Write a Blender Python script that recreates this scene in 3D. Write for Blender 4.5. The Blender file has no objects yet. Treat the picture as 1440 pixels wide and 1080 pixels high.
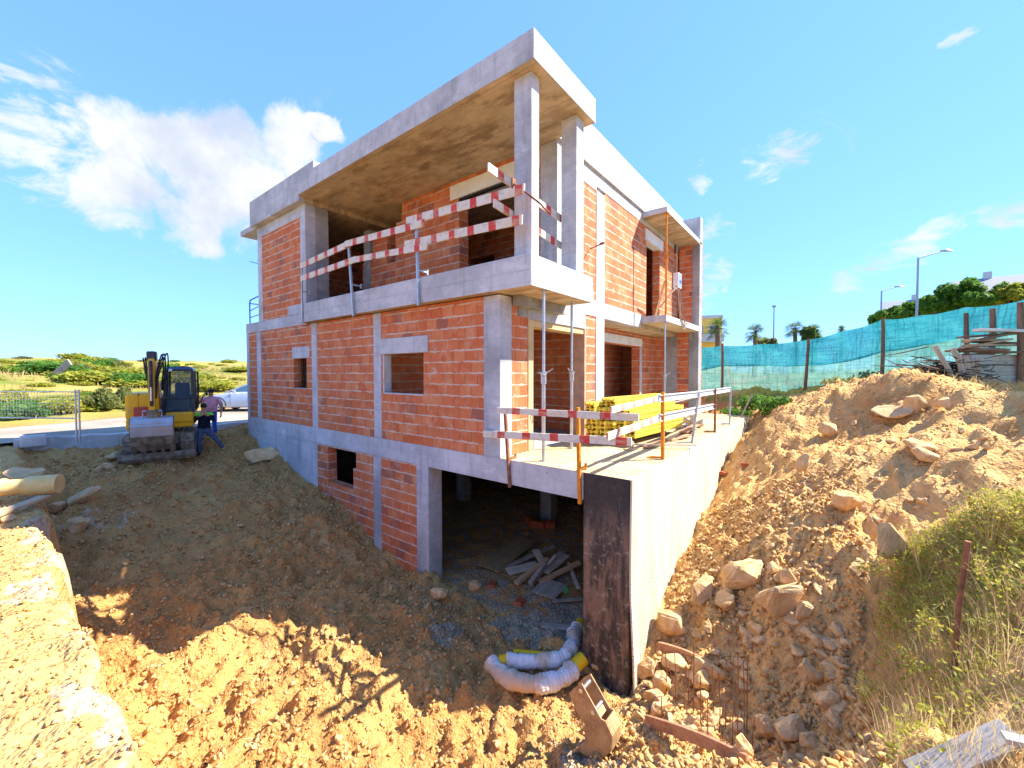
import bpy, bmesh, math, random
import numpy as np
from mathutils import Vector, Matrix, Euler
R=math.radians
rng=random.Random(7); nrg=np.random.default_rng(11)
sc=bpy.context.scene
COL=sc.collection
# ------------------------------------------------------------------ camera
F_PX=571.8605; CAM=np.array([3.2163,-5.2444,1.4387]); YAW,PITCH,ROLL=.6626,-.0275,-.0011
FW=np.array([-math.sin(YAW)*math.cos(PITCH),math.cos(YAW)*math.cos(PITCH),math.sin(PITCH)])
_rt=np.array([math.cos(YAW),math.sin(YAW),0.]); _up=np.cross(_rt,FW)
RT=_rt*math.cos(ROLL)+_up*math.sin(ROLL); UP=-_rt*math.sin(ROLL)+_up*math.cos(ROLL)
def ray(x,y): return FW+RT*(x-720)/F_PX-UP*(y-540)/F_PX
def D(x,y,dep): return CAM+ray(x,y)*dep            # survey point at a distance along the view
cam_d=bpy.data.cameras.new('camera'); cam=bpy.data.objects.new('camera',cam_d); COL.objects.link(cam)
cam_d.sensor_width=36; cam_d.lens=36*F_PX/1440; cam_d.clip_start=.05; cam_d.clip_end=5000
cam.matrix_world=Matrix(((RT[0],UP[0],-FW[0],CAM[0]),(RT[1],UP[1],-FW[1],CAM[1]),(RT[2],UP[2],-FW[2],CAM[2]),(0,0,0,1)))
sc.camera=cam
# ------------------------------------------------------------------ mesh helper
class MB:
    def __init__(s): s.v=[]; s.f=[]; s.m=[]
    def add(s,vs,fs,mi=0):
        b=len(s.v); s.v+= [tuple(map(float,p)) for p in vs]
        for f in fs: s.f.append(tuple(i+b for i in f)); s.m.append(mi)
        return s
    def box(s,x0,x1,y0,y1,z0,z1,mi=0,M=None):
        vs=[(x,y,z) for z in (z0,z1) for (x,y) in ((x0,y0),(x1,y0),(x1,y1),(x0,y1))]
        if M is not None: vs=[M@Vector(p) for p in vs]
        return s.add(vs,[(3,2,1,0),(4,5,6,7),(0,1,5,4),(1,2,6,5),(2,3,7,6),(3,0,4,7)],mi)
    def beam(s,p0,p1,w,h,up=(0,0,1),mi=0):
        """box from p0 to p1: w across (horizontal), h along up"""
        p0=Vector(p0);p1=Vector(p1); d=(p1-p0).normalized(); u=Vector(up); r=d.cross(u)
        if r.length<1e-5: r=d.cross(Vector((1,0,0)))
        r.normalize(); u=r.cross(d).normalized()
        vs=[]
        for p in (p0,p1):
            for a,b in ((-1,-1),(1,-1),(1,1),(-1,1)): vs.append(p+r*a*w/2+u*b*h/2)
        return s.add(vs,[(3,2,1,0),(4,5,6,7),(0,1,5,4),(1,2,6,5),(2,3,7,6),(3,0,4,7)],mi)
    def cyl(s,p0,p1,r0,r1=None,n=12,mi=0,caps=True):
        r1=r0 if r1 is None else r1
        p0=Vector(p0);p1=Vector(p1); d=(p1-p0).normalized()
        a=d.cross(Vector((0,0,1)));
        if a.length<1e-4: a=d.cross(Vector((1,0,0)))
        a.normalize(); b=d.cross(a)
        vs=[]
        for p,r in ((p0,r0),(p1,r1)):
            for i in range(n):
                t=2*math.pi*i/n; vs.append(p+a*r*math.cos(t)+b*r*math.sin(t))
        fs=[(i,(i+1)%n,n+(i+1)%n,n+i) for i in range(n)]
        if caps: fs+=[tuple(range(n))[::-1],tuple(range(n,2*n))]
        return s.add(vs,fs,mi)
    def tube(s,pts,rad,n=10,mi=0):
        pts=[Vector(p) for p in pts]; N=len(pts)
        rad=rad if hasattr(rad,'__len__') else [rad]*N
        prev=None; vs=[]
        for i,p in enumerate(pts):
            d=(pts[min(i+1,N-1)]-pts[max(i-1,0)]).normalized()
            if prev is None:
                a=d.cross(Vector((0,0,1)))
                if a.length<1e-3: a=d.cross(Vector((1,0,0)))
            else: a=prev-d*prev.dot(d)
            a.normalize(); prev=a; b=d.cross(a)
            for k in range(n):
                t=2*math.pi*k/n; vs.append(p+(a*math.cos(t)+b*math.sin(t))*rad[i])
        fs=[]
        for i in range(N-1):
            for k in range(n): fs.append((i*n+k,i*n+(k+1)%n,(i+1)*n+(k+1)%n,(i+1)*n+k))
        fs+=[tuple(range(n))[::-1],tuple(range((N-1)*n,N*n))]
        return s.add(vs,fs,mi)
    def prism(s,poly,M,depth,mi=0):
        """2-D outline (ccw) placed by matrix M, extruded 0..depth along local z"""
        n=len(poly); vs=[M@Vector((x,y,0)) for x,y in poly]+[M@Vector((x,y,depth)) for x,y in poly]
        fs=[(i,(i+1)%n,n+(i+1)%n,n+i) for i in range(n)]+[tuple(range(n))[::-1],tuple(range(n,2*n))]
        return s.add(vs,fs,mi)
    def loft(s,rings,mi=0,caps=True):
        n=len(rings[0]); vs=[p for r in rings for p in r]; fs=[]
        for i in range(len(rings)-1):
            for k in range(n): fs.append((i*n+k,i*n+(k+1)%n,(i+1)*n+(k+1)%n,(i+1)*n+k))
        if caps: fs+=[tuple(range(n))[::-1],tuple(range((len(rings)-1)*n,len(rings)*n))]
        return s.add(vs,fs,mi)
    def mesh(s,name,mats,off=(0,0,0),uv=False,smooth=False):
        me=bpy.data.meshes.new(name)
        o=Vector(off)
        me.from_pydata([(x-o.x,y-o.y,z-o.z) for x,y,z in s.v],[],s.f)
        for m in (mats if isinstance(mats,(list,tuple)) else [mats]): me.materials.append(m)
        if any(s.m): me.polygons.foreach_set('material_index',s.m)
        if smooth: me.polygons.foreach_set('use_smooth',[True]*len(s.f))
        me.update()
        if uv:
            L=me.uv_layers.new(name='UVMap')
            for p in me.polygons:
                nx,ny,nz=[abs(c) for c in p.normal]
                for li in p.loop_indices:
                    x,y,z=s.v[me.loops[li].vertex_index]
                    L.data[li].uv=(x,y) if nz>=max(nx,ny) else ((x,z) if ny>=nx else (y,z))
        return me
    def build(s,name,mats,parent=None,uv=False,smooth=False,local=False,org=None,bevel=0,fixn=True):
        off=(0,0,0)
        if parent is not None and not local: off=parent['_wl'] if '_wl' in parent else parent.location
        if org is not None: off=org
        me=s.mesh(name,mats,off,uv,smooth)
        if fixn:
            bm=bmesh.new(); bm.from_mesh(me); bmesh.ops.recalc_face_normals(bm,faces=bm.faces); bm.to_mesh(me); bm.free()
        o=bpy.data.objects.new(name,me); COL.objects.link(o)
        if parent is not None: o.parent=parent
        if org is not None: o.location=org
        if bevel:
            b=o.modifiers.new('bevel','BEVEL'); b.width=bevel; b.segments=2; b.limit_method='ANGLE'; b.angle_limit=R(40)
        if smooth and not bevel:
            try: me.set_sharp_from_angle(angle=R(50))
            except Exception: pass
        return o
def tag(o,label=None,cat=None,group=None,kind=None):
    if label: o['label']=label
    if cat: o['category']=cat
    if group: o['group']=group
    if kind: o['kind']=kind
    return o
def thing(name,label,cat,loc=(0,0,0),rz=0,group=None):
    o=bpy.data.objects.new(name,None); COL.objects.link(o); o.empty_display_size=.2
    o.location=loc; o.rotation_euler=(0,0,rz)
    return tag(o,label,cat,group)
def copy_thing(o,loc=None,rot=None,label=None,scale=None,parent=None):
    c=o.copy(); COL.objects.link(c); c.parent=parent
    if loc is not None: c.location=loc
    if rot is not None: c.rotation_euler=rot
    if scale is not None: c.scale=scale
    if label: c['label']=label
    for ch in o.children: copy_thing(ch,parent=c)
    return c
# ------------------------------------------------------------------ materials
class NT:
    def __init__(s,name):
        s.mat=bpy.data.materials.new(name); s.mat.use_nodes=True; s.t=s.mat.node_tree; s.n=s.t.nodes
        s.bsdf=s.n['Principled BSDF']; s.out=s.n['Material Output']
        s.bsdf.inputs['Specular IOR Level'].default_value=.25
    def node(s,ty,**kw):
        n=s.n.new(ty)
        for k,v in kw.items():
            if k in n.inputs.keys(): pass
            else:
                setattr(n,k,v); continue
            s.put(n.inputs[k],v)
        return n
    def put(s,sock,v):
        if isinstance(v,bpy.types.NodeSocket): s.t.links.new(v,sock)
        elif isinstance(v,bpy.types.Node): s.t.links.new(v.outputs[0],sock)
        else:
            if hasattr(sock.default_value,'__len__') and not hasattr(v,'__len__'): v=[v]*len(sock.default_value)
            if hasattr(sock.default_value,'__len__') and len(sock.default_value)==4 and len(v)==3: v=(*v,1)
            sock.default_value=v
    def coord(s,kind='Object',scale=None):
        c=s.node('ShaderNodeTexCoord').outputs[kind]
        if scale is not None:
            m=s.node('ShaderNodeMapping'); s.put(m.inputs['Vector'],c); s.put(m.inputs['Scale'],scale); return m.outputs[0]
        return c
    def noise(s,vec,scale,detail=4,rough=.55,dist=0):
        n=s.node('ShaderNodeTexNoise'); s.put(n.inputs['Vector'],vec); s.put(n.inputs['Scale'],scale)
        s.put(n.inputs['Detail'],detail); s.put(n.inputs['Roughness'],rough); s.put(n.inputs['Distortion'],dist); return n.outputs['Fac']
    def vor(s,vec,scale,out='Distance',feature='F1'):
        n=s.node('ShaderNodeTexVoronoi',feature=feature); s.put(n.inputs['Vector'],vec); s.put(n.inputs['Scale'],scale); return n.outputs[out]
    def math(s,op,a,b=0,c=None,clamp=False):
        n=s.node('ShaderNodeMath',operation=op,use_clamp=clamp); s.put(n.inputs[0],a); s.put(n.inputs[1],b)
        if c is not None: s.put(n.inputs[2],c)
        return n.outputs[0]
    def ramp(s,fac,lo,hi,a=0.,b=1.):
        n=s.node('ShaderNodeMapRange',interpolation_type='SMOOTHSTEP'); s.put(n.inputs[0],fac); s.put(n.inputs[1],lo); s.put(n.inputs[2],hi); s.put(n.inputs[3],a); s.put(n.inputs[4],b)
        return n.outputs[0]
    def mix(s,fac,a,b,mode='MIX'):
        n=s.node('ShaderNodeMix',data_type='RGBA',blend_type=mode)
        s.put(n.inputs[0],fac); s.put(n.inputs[6],a); s.put(n.inputs[7],b); return n.outputs[2]
    def bump(s,h,strength=.5,dist=.02,normal=None):
        n=s.node('ShaderNodeBump'); s.put(n.inputs['Height'],h); s.put(n.inputs['Strength'],strength); s.put(n.inputs['Distance'],dist)
        if normal is not None: s.put(n.inputs['Normal'],normal)
        return n.outputs[0]
    def sep(s,vec):
        n=s.node('ShaderNodeSeparateXYZ'); s.put(n.inputs[0],vec); return n.outputs
    def comb(s,x,y,z):
        n=s.node('ShaderNodeCombineXYZ'); s.put(n.inputs[0],x); s.put(n.inputs[1],y); s.put(n.inputs[2],z); return n.outputs[0]
    def set(s,col=None,rough=None,normal=None,metal=None,spec=None):
        I=s.bsdf.inputs
        if col is not None: s.put(I['Base Color'],col)
        if rough is not None: s.put(I['Roughness'],rough)
        if normal is not None: s.put(I['Normal'],normal)
        if metal is not None: s.put(I['Metallic'],metal)
        if spec is not None: s.put(I['Specular IOR Level'],spec)
        return s.mat
def plain(name,col,rough=.6,metal=0,var=.15,scale=6,bump=.1,grime=None,gscale=3,gamt=.5):
    t=NT(name); c=t.coord()
    n=t.noise(c,scale,5); k=t.ramp(n,.3,.7,1-var,1+var)
    col2=t.mix(1,(*col,1),t.comb(k,k,k),'MULTIPLY')
    if grime is not None:
        g=t.noise(c,gscale,6,.65); col2=t.mix(t.ramp(g,.5,.68,0,gamt),col2,(*grime,1))
    return t.set(col2,rough,t.bump(t.noise(c,scale*6,3),bump,.01) if bump else None,metal)
def m_concrete(name,a=(.37,.375,.40),b=(.55,.555,.58),warm=None,lines=True,streak=.55):
    t=NT(name); c=t.coord()
    n1=t.noise(c,.9,6,.6); n2=t.noise(c,7,5,.6)
    col=t.mix(t.ramp(t.math('ADD',t.math('MULTIPLY',n1,.7),t.math('MULTIPLY',n2,.3)),.36,.64),a,b)
    st=t.noise(t.coord('Object',(5,5,.35)),1,4,.6)
    col=t.mix(t.ramp(st,.52,.74,0,streak),col,tuple(x*.62 for x in a))
    pale=t.noise(t.coord('Object',(1.3,1.3,2.2)),1.7,5,.6)
    col=t.mix(t.ramp(pale,.56,.7,0,.45),col,tuple(min(1,x*1.25) for x in b))
    if warm is not None:
        w=t.noise(c,1.6,5,.65); col=t.mix(t.ramp(w,.42,.62,0,.8),col,warm)
    h=t.math('ADD',t.math('MULTIPLY',n2,.5),t.math('MULTIPLY',t.noise(c,45,3),.35))
    if lines:
        z=t.sep(c)[2]; wob=t.math('MULTIPLY',t.noise(c,2,2),.05)
        fr=t.math('FRACT',t.math('DIVIDE',t.math('ADD',z,wob),.2))
        ln=t.ramp(t.math('ABSOLUTE',t.math('SUBTRACT',fr,.5)),.47,.5)
        col=t.mix(t.math('MULTIPLY',ln,.38),col,tuple(x*.5 for x in a))
        h=t.math('SUBTRACT',h,t.math('MULTIPLY',ln,.25))
    ru=t.noise(t.coord('Object',(2.2,2.2,.5)),1.3,6,.7,.5); col=t.mix(t.ramp(ru,.60,.72,0,.5),col,(.40,.30,.19))
    dk=t.noise(c,.55,5,.6); col=t.mix(t.ramp(dk,.52,.68,0,.55),col,tuple(x*.55 for x in a))
    px_=t.sep(c); gx_=t.math('FRACT',t.math('DIVIDE',t.math('ADD',px_[0],px_[1]),.62)); gz_=t.math('FRACT',t.math('DIVIDE',t.math('ADD',px_[2],.21),.44))
    dd_=t.math('SQRT',t.math('ADD',t.math('POWER',t.math('MULTIPLY',t.math('SUBTRACT',gx_,.5),.62),2),t.math('POWER',t.math('MULTIPLY',t.math('SUBTRACT',gz_,.5),.44),2)))
    th_=t.math('MULTIPLY',t.ramp(dd_,.009,.013,1,0),t.ramp(t.noise(c,.8,1),.5,.53)) if lines else 0
    if lines: col=t.mix(t.math('MULTIPLY',th_,.8),col,(.10,.09,.085)); h=t.math('SUBTRACT',h,th_)
    pits=t.vor(c,38); pm=t.ramp(pits,.0,.12,1,0)
    sel=t.ramp(t.noise(c,9,2),.55,.62)
    pm=t.math('MULTIPLY',pm,sel); col=t.mix(t.math('MULTIPLY',pm,.55),col,(.16,.15,.14))
    return t.set(col,.85,t.bump(t.math('SUBTRACT',h,pm),.35,.012))
def m_soffit(name):
    t=NT(name); c=t.coord()
    y=t.sep(c)[1]
    brd=t.noise(t.coord('Object',(.9,2.6,1)),1.3,6,.68)
    n=t.noise(c,1.1,6,.65); n2=t.noise(t.coord('Object',(1.2,2.2,1)),1.4,7,.72)
    col=t.mix(t.ramp(n2,.35,.65),(.38,.29,.185),(.64,.51,.35))
    col=t.mix(t.ramp(n,.45,.66,0,.75),col,(.46,.39,.30))
    col=t.mix(t.ramp(brd,.5,.66,0,.65),col,(.20,.14,.085))
    fr=t.math('FRACT',t.math('DIVIDE',y,1.02)); ln=t.ramp(t.math('ABSOLUTE',t.math('SUBTRACT',fr,.5)),.485,.5)
    x=t.sep(c)[0]; fx=t.math('FRACT',t.math('DIVIDE',x,2.0)); lx=t.ramp(t.math('ABSOLUTE',t.math('SUBTRACT',fx,.5)),.495,.5)
    l=t.math('MAXIMUM',ln,lx); col=t.mix(t.math('MULTIPLY',l,.4),col,(.12,.09,.06))
    return t.set(col,.85,t.bump(t.math('SUBTRACT',t.noise(c,30,4),l),.3,.012))
def m_brick(name,W=.3,H=.2075,dark=1.):
    t=NT(name); uv=t.coord('UV')
    wob=t.noise(t.coord('UV',(2.2,2.2,1)),3,3)
    s=t.sep(uv)
    u=t.math('ADD',s[0],t.math('MULTIPLY',t.noise(uv,9,2),.012))
    v=t.math('ADD',s[1],t.math('MULTIPLY',wob,.04))
    vec=t.comb(u,v,0)
    br=t.node('ShaderNodeTexBrick',offset=.5,offset_frequency=2,squash=1.0)
    t.put(br.inputs['Vector'],vec); t.put(br.inputs['Scale'],1); t.put(br.inputs['Brick Width'],W); t.put(br.inputs['Row Height'],H)
    t.put(br.inputs['Mortar Size'],.0048); t.put(br.inputs['Mortar Smooth'],.1); t.put(br.inputs['Bias'],0.)
    t.put(br.inputs['Color1'],(0,0,0)); t.put(br.inputs['Color2'],(1,1,1)); t.put(br.inputs['Mortar'],(.4,.4,.4))
    rnd=br.outputs['Color']; mort=br.outputs['Fac']
    rv=t.sep(rnd)[0]
    cr=t.node('ShaderNodeValToRGB'); t.put(cr.inputs[0],rv)
    e=cr.color_ramp.elements; e[0].position=0; e[0].color=(.64*dark,.165*dark,.05*dark,1); e[1].position=1; e[1].color=(.38*dark,.13*dark,.08*dark,1)
    for p,cc in ((.25,(.66,.23,.095)),(.5,(.56,.135,.045)),(.74,(.62,.18,.07)),(.9,(.57,.145,.055)),(.945,(.35,.125,.08))):
        x=e.new(p); x.color=(*[k*dark for k in cc],1)
    col=cr.outputs[0]
    rib=t.math('SINE',t.math('MULTIPLY',u,2*math.pi/.030))
    col=t.mix(t.math('MULTIPLY',t.ramp(rib,-.2,1),.22),col,(.18*dark,.05*dark,.02*dark))
    n=t.noise(uv,3.5,6,.65); col=t.mix(t.ramp(n,.46,.7,0,.6),col,(.66*dark,.33*dark,.19*dark))
    n3=t.noise(uv,14,4,.6); col=t.mix(t.ramp(n3,.52,.7,0,.35),col,(.30*dark,.07*dark,.03*dark))
    col=t.mix(t.math('MULTIPLY',mort,.9),col,(.16*dark,.06*dark,.035*dark))
    fr=t.math('FRACT',t.math('DIVIDE',v,H)); dd=t.math('MINIMUM',fr,t.math('SUBTRACT',1,fr))
    th=t.ramp(t.noise(t.coord('UV',(1.6,3,1)),2.2,5,.7),.30,.62,.006,.088)
    mh=t.ramp(t.math('SUBTRACT',th,dd),0,.012)
    vsel=t.ramp(t.noise(uv,1.7,4),.55,.62)
    mv=t.math('MULTIPLY',mort,vsel)
    sm=t.math('MULTIPLY',t.ramp(t.noise(uv,3,8,.8),.57,.66),.75)
    allm=t.math('MAXIMUM',t.math('MAXIMUM',mh,mv),sm)
    mc=t.mix(t.noise(uv,8,4),(.48*dark,.40*dark,.31*dark),(.74*dark,.66*dark,.55*dark))
    col=t.mix(t.math('MULTIPLY',allm,.88),col,mc)
    h=t.math('ADD',t.math('MULTIPLY',rib,.22),t.math('MULTIPLY',t.noise(uv,40,3),.3))
    h=t.math('SUBTRACT',h,t.math('MULTIPLY',mort,.9)); h=t.math('ADD',h,t.math('MULTIPLY',mh,.25))
    h=t.math('ADD',h,t.math('MULTIPLY',rv,.4))
    return t.set(col,.88,t.bump(h,.6,.012))
def m_wood(name,a,b,axis=0,rough=.75,dirt=.4):
    t=NT(name); sc_=[14,14,14]; sc_[axis]=.9
    g=t.noise(t.coord('Object',tuple(sc_)),1.6,6,.65,.6); n=t.noise(t.coord(),2.5,5,.6)
    col=t.mix(t.ramp(g,.3,.7),a,b); col=t.mix(t.ramp(n,.5,.7,0,dirt),col,tuple(x*.55 for x in a))
    return t.set(col,rough,t.bump(g,.3,.006))
M={}
M['concrete']=m_concrete('concrete')
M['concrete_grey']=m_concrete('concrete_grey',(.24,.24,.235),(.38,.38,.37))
M['concrete_deck']=m_concrete('concrete_deck',(.46,.35,.19),(.58,.46,.28),warm=(.50,.36,.18),lines=False,streak=.15)
M['soffit']=m_soffit('board_marked_soffit')
M['brick']=m_brick('hollow_brick')
M['steel']=plain('galvanised_steel',(.46,.48,.5),.42,.7,.15,8,.05,(.35,.30,.25),4,.5)
M['rust']=plain('rusty_steel',(.26,.11,.055),.8,.15,.35,9,.3,(.12,.06,.04),5,.7)
M['orange_steel']=plain('orange_painted_steel',(.62,.22,.02),.55,.1,.2,8,.1,(.25,.12,.06),5,.6)
M['white_plastic']=plain('shutter_box_white',(.74,.75,.74),.5,0,.06,3,.03,(.5,.47,.42),4,.35)
M['black_hole']=plain('dark_plastic',(.02,.02,.02),.6)
SUN_E=2.7; SKY_S=.15; SKY_SAT=1.15; SKY_G=.42; SKY_T=(.37,.64,1.16); EXPO=2.42; CLOUD=1.25
DIRT_A=(.41,.205,.065); DIRT_B=(.54,.295,.10); DIRT_C=(.31,.15,.05); DIRT_D=(.62,.37,.145)
SAND_A=(.60,.34,.125); SAND_B=(.71,.45,.185)
# ------------------------------------------------------------------ the unfinished house
HO=(-5.5,5,-2.75)
house=thing('unfinished_house','unfinished two storey brick and concrete house with open basement and cantilevered balcony','house',HO)
house['_wl']=HO
def gridwall(mb,axis,p0,p1,us,zs,holes,mi=0):
    """wall slab between planes p0..p1 on 'axis' (0: plane x, 1: plane y) spanning us[0]..us[1], zs[0]..zs[1]; holes=(u0,u1,z0,z1)"""
    U=sorted(set([us[0],us[1]]+[min(max(h[i],us[0]),us[1]) for h in holes for i in (0,1)]))
    Zs=sorted(set([zs[0],zs[1]]+[min(max(h[i],zs[0]),zs[1]) for h in holes for i in (2,3)]))
    def solid(i,j):
        if i<0 or j<0 or i>=len(U)-1 or j>=len(Zs)-1: return False
        u=(U[i]+U[i+1])/2; z=(Zs[j]+Zs[j+1])/2
        return not any(h[0]<u<h[1] and h[2]<z<h[3] for h in holes)
    def pt(p,u,z): return (p,u,z) if axis==0 else (u,p,z)
    def q(a,b,c,d): mb.add([a,b,c,d],[(0,1,2,3)],mi)
    for i in range(len(U)-1):
        for j in range(len(Zs)-1):
            if not solid(i,j): continue
            u0,u1,z0,z1=U[i],U[i+1],Zs[j],Zs[j+1]
            sgn=1 if axis==1 else -1
            def face(a,b,c,d,flip): q(*( (a,b,c,d) if flip else (d,c,b,a)))
            A=lambda p:(pt(p,u0,z0),pt(p,u1,z0),pt(p,u1,z1),pt(p,u0,z1))
            face(*A(p0),sgn>0); face(*A(p1),sgn<0)
            for di,dj,e in ((-1,0,((u0,z0),(u0,z1))),(1,0,((u1,z1),(u1,z0))),(0,-1,((u1,z0),(u0,z0))),(0,1,((u0,z1),(u1,z1)))):
                if not solid(i+di,j+dj):
                    (a,za),(b,zb)=e
                    face(pt(p0,a,za),pt(p0,b,zb),pt(p1,b,zb),pt(p1,a,za),sgn<0)
    return mb
def hp(name,mb,mat,uv=False,bevel=0,label=None,parent=None):
    o=mb.build(name,mat,house if parent is None else None,uv=uv,bevel=bevel,fixn=True)
    if parent is not None:
        o.parent=parent
        for v in o.data.vertices: v.co-=Vector(HO)
    if label: o['label']=label
    return o
def hbox(name,mat,*b,bevel=.008,label=None): return hp(name,MB().box(*b),M[mat],bevel=bevel,label=label)
def hwall(axis,p0,p1,us,zs,holes=(),label=None,mat='brick',name='brick_wall'):
    return hp(name,gridwall(MB(),axis,p0,p1,us,zs,list(holes)),M[mat],uv=True,label=label)
C='concrete'
T=.22
# --- basement front
hbox('beam',C,-12.06,.43,0,.3,-.41,-.002)
hbox('retaining_wall',C,-12.06,-7.40,.01,.3,-3.1,-.412)
hwall(1,.012,.24,(-7.40,-4.84),(-3.2,-.412),[(-6.84,-5.68,-1.34,-.44),(-5.84,-5.55,-.83,-.44)])
hwall(1,.012,.24,(-4.56,-3.33),(-3.3,-.412))
hbox('column',C,-4.84,-4.56,.004,.28,-3.2,-.412)
hbox('column',C,-3.33,-2.97,.002,.36,-3.3,-.412)
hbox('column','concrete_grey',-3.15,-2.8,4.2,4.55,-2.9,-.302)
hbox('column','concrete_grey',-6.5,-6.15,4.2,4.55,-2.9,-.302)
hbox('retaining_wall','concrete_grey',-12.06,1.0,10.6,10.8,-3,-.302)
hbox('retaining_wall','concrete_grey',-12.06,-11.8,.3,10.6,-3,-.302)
# right retaining wall, black painted end, drainage membrane
hbox('retaining_wall','concrete_grey',.86,1.13,.32,10.3,-3.3,-.302)
t=NT('bitumen_coat'); c=t.coord()
n=t.noise(t.coord('Object',(3,3,.7)),2.2,6,.7); n2=t.noise(c,9,5,.7)
gz=t.sep(c)[2]
hs=t.ramp(t.math('ADD',gz,t.math('MULTIPLY',n2,.6)),2.15,2.75)
col=t.mix(t.ramp(n,.42,.6),(.035,.032,.032),(.20,.125,.08)); col=t.mix(t.ramp(n2,.54,.66,0,.8),col,(.32,.27,.21))
col=t.mix(t.math('MULTIPLY',hs,.85),col,(.022,.022,.026))
br_=t.noise(t.coord('Object',(30,30,2)),1.5,4,.7); col=t.mix(t.ramp(br_,.6,.7,0,.45),col,(.22,.2,.19))
M['bitumen']=t.set(col,t.ramp(n,.3,.7,.45,.85),t.bump(t.noise(c,22,5),.6,.02),spec=.35)
hbox('pilaster','bitumen',.432,1.13,-.004,.318,-3.3,-.004,bevel=.02,label='black bitumen coated end of the basement wall')
t=NT('drain_membrane'); c=t.coord()
sx=t.sep(c); dz=t.ramp(sx[2],.9,1.6,1,0)
dim=t.vor(t.comb(0,sx[1],sx[2]),38); dm=t.math('SUBTRACT',1,t.math('MULTIPLY',t.math('SUBTRACT',1,t.ramp(dim,.1,.45)),t.math('MULTIPLY',t.ramp(sx[1],-3.6,-4.6,0,1),t.ramp(sx[2],.9,1.9,1,.0))))
n=t.noise(t.coord('Object',(1,4,.4)),1.2,5,.6)
col=t.mix(t.ramp(n,.35,.65),(.56,.47,.35),(.68,.60,.47))
st=t.noise(t.coord('Object',(1,9,.5)),1,5,.65); col=t.mix(t.ramp(st,.52,.72,0,.5),col,(.46,.36,.25))
rip=t.noise(t.coord('Object',(1,3.2,.25)),1.4,4,.6)
h=t.math('ADD',t.math('MULTIPLY',rip,1.6),t.math('MULTIPLY',dm,.7))
col=t.mix(t.math('MULTIPLY',t.math('SUBTRACT',1,dm),.22),col,(.36,.3,.24))
M['membrane']=t.set(col,.6,t.bump(h,.8,.03),spec=.3)
mb=MB(); N=150; Zn=26
rows=[]
for i in range(N+1):
    y=-.015+10.3*i/N; row=[]
    for j in range(Zn+1):
        z=-3.3+3.3*j/Zn
        b=.022*math.sin(y*3.1+.6*z)+.016*math.sin(y*7.3+1.3)+.01*math.sin(y*13+2*z)
        k=1-.6*(j/Zn)
        flare=.05*max(0,(-1.6-z))*math.exp(-((y+.01)/.8)**2)
        row.append((1.165+b*k+flare,y,z+.006+(.02*math.sin(y*2.3)+.012*math.sin(y*9))*(j==Zn)))
    rows.append(row)
for side in (0,1):
    off=[[(p[0]-.025*side,p[1],p[2]) for p in r] for r in rows]
    rows2=off if side else rows
    base=len(mb.v); W=Zn+1
    mb.v+= [p for r in rows2 for p in r]
    for i in range(N):
        for j in range(Zn):
            f=(base+i*W+j,base+(i+1)*W+j,base+(i+1)*W+j+1,base+i*W+j+1); mb.f.append(f if not side else f[::-1]); mb.m.append(0)
W=Zn+1; o2=(N+1)*W
for j in range(Zn):
    mb.f.append((j,j+1,o2+j+1,o2+j)); mb.m.append(0)
for i in range(N):
    a=i*W+Zn; b=(i+1)*W+Zn; mb.f.append((a,b,o2+b,o2+a)); mb.m.append(0)
hp('drainage_membrane',mb,M['membrane'],label='whitish dimpled drainage sheet over the basement side wall')
# --- ground floor slab and deck
hbox('deck_slab','concrete_deck',-1.13,1.128,.302,10.28,-.30,.0,bevel=.012)
hbox('deck_slab','concrete_deck',-1.13,1.128,.001,.301,-.006,.0,bevel=0)
hbox('floor_slab','concrete_grey',-12.06,-1.132,.302,10.4,-.30,-.003)
# --- ground floor, left facade
gz=2.75
hwall(1,.012,T,(-11.86,-11.23),(0,gz)); hwall(1,.012,T,(-10.92,-7.62),(0,gz),[(-8.68,-7.93,1.03,2.16)])
hwall(1,.012,T,(-7.33,-4.79),(0,gz)); hwall(1,.012,T,(-4.51,-1.5),(0,gz),[(-4.47,-3.1,1.02,2.17)])
for a,b in ((-12.06,-11.86),(-11.23,-10.92),(-7.62,-7.33),(-4.79,-4.51)): hbox('column',C,a,b,.003,.28,0,gz)
hbox('column',C,-1.5,-1.13,.002,.32,0,gz)
hbox('lintel',C,-8.74,-7.75,-.004,.2,1.845,2.16); hbox('lintel',C,-4.53,-2.95,-.012,.2,1.845,2.175)
hbox('window_jamb',C,-4.508,-4.42,.02,.2,1.02,1.845)
hbox('window_sill',C,-4.42,-3.1,.0,.2,.985,1.02,bevel=.004); hbox('window_sill',C,-8.68,-7.93,.0,.2,1.0,1.03,bevel=.004)
hbox('beam',C,-12.06,-7.9,.0,.3,gz+.002,3.06)
hbox('beam',C,-8.98,-7.87,-.006,.2,3.062,3.33)
# reinforcing bars in the small window
mb=MB()
for k in range(6): x=-8.62+k*.125; mb.cyl((x,.12,1.03),(x,.12,1.845),.008,n=6)
hp('window_bars',mb,M['rust'])
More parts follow.
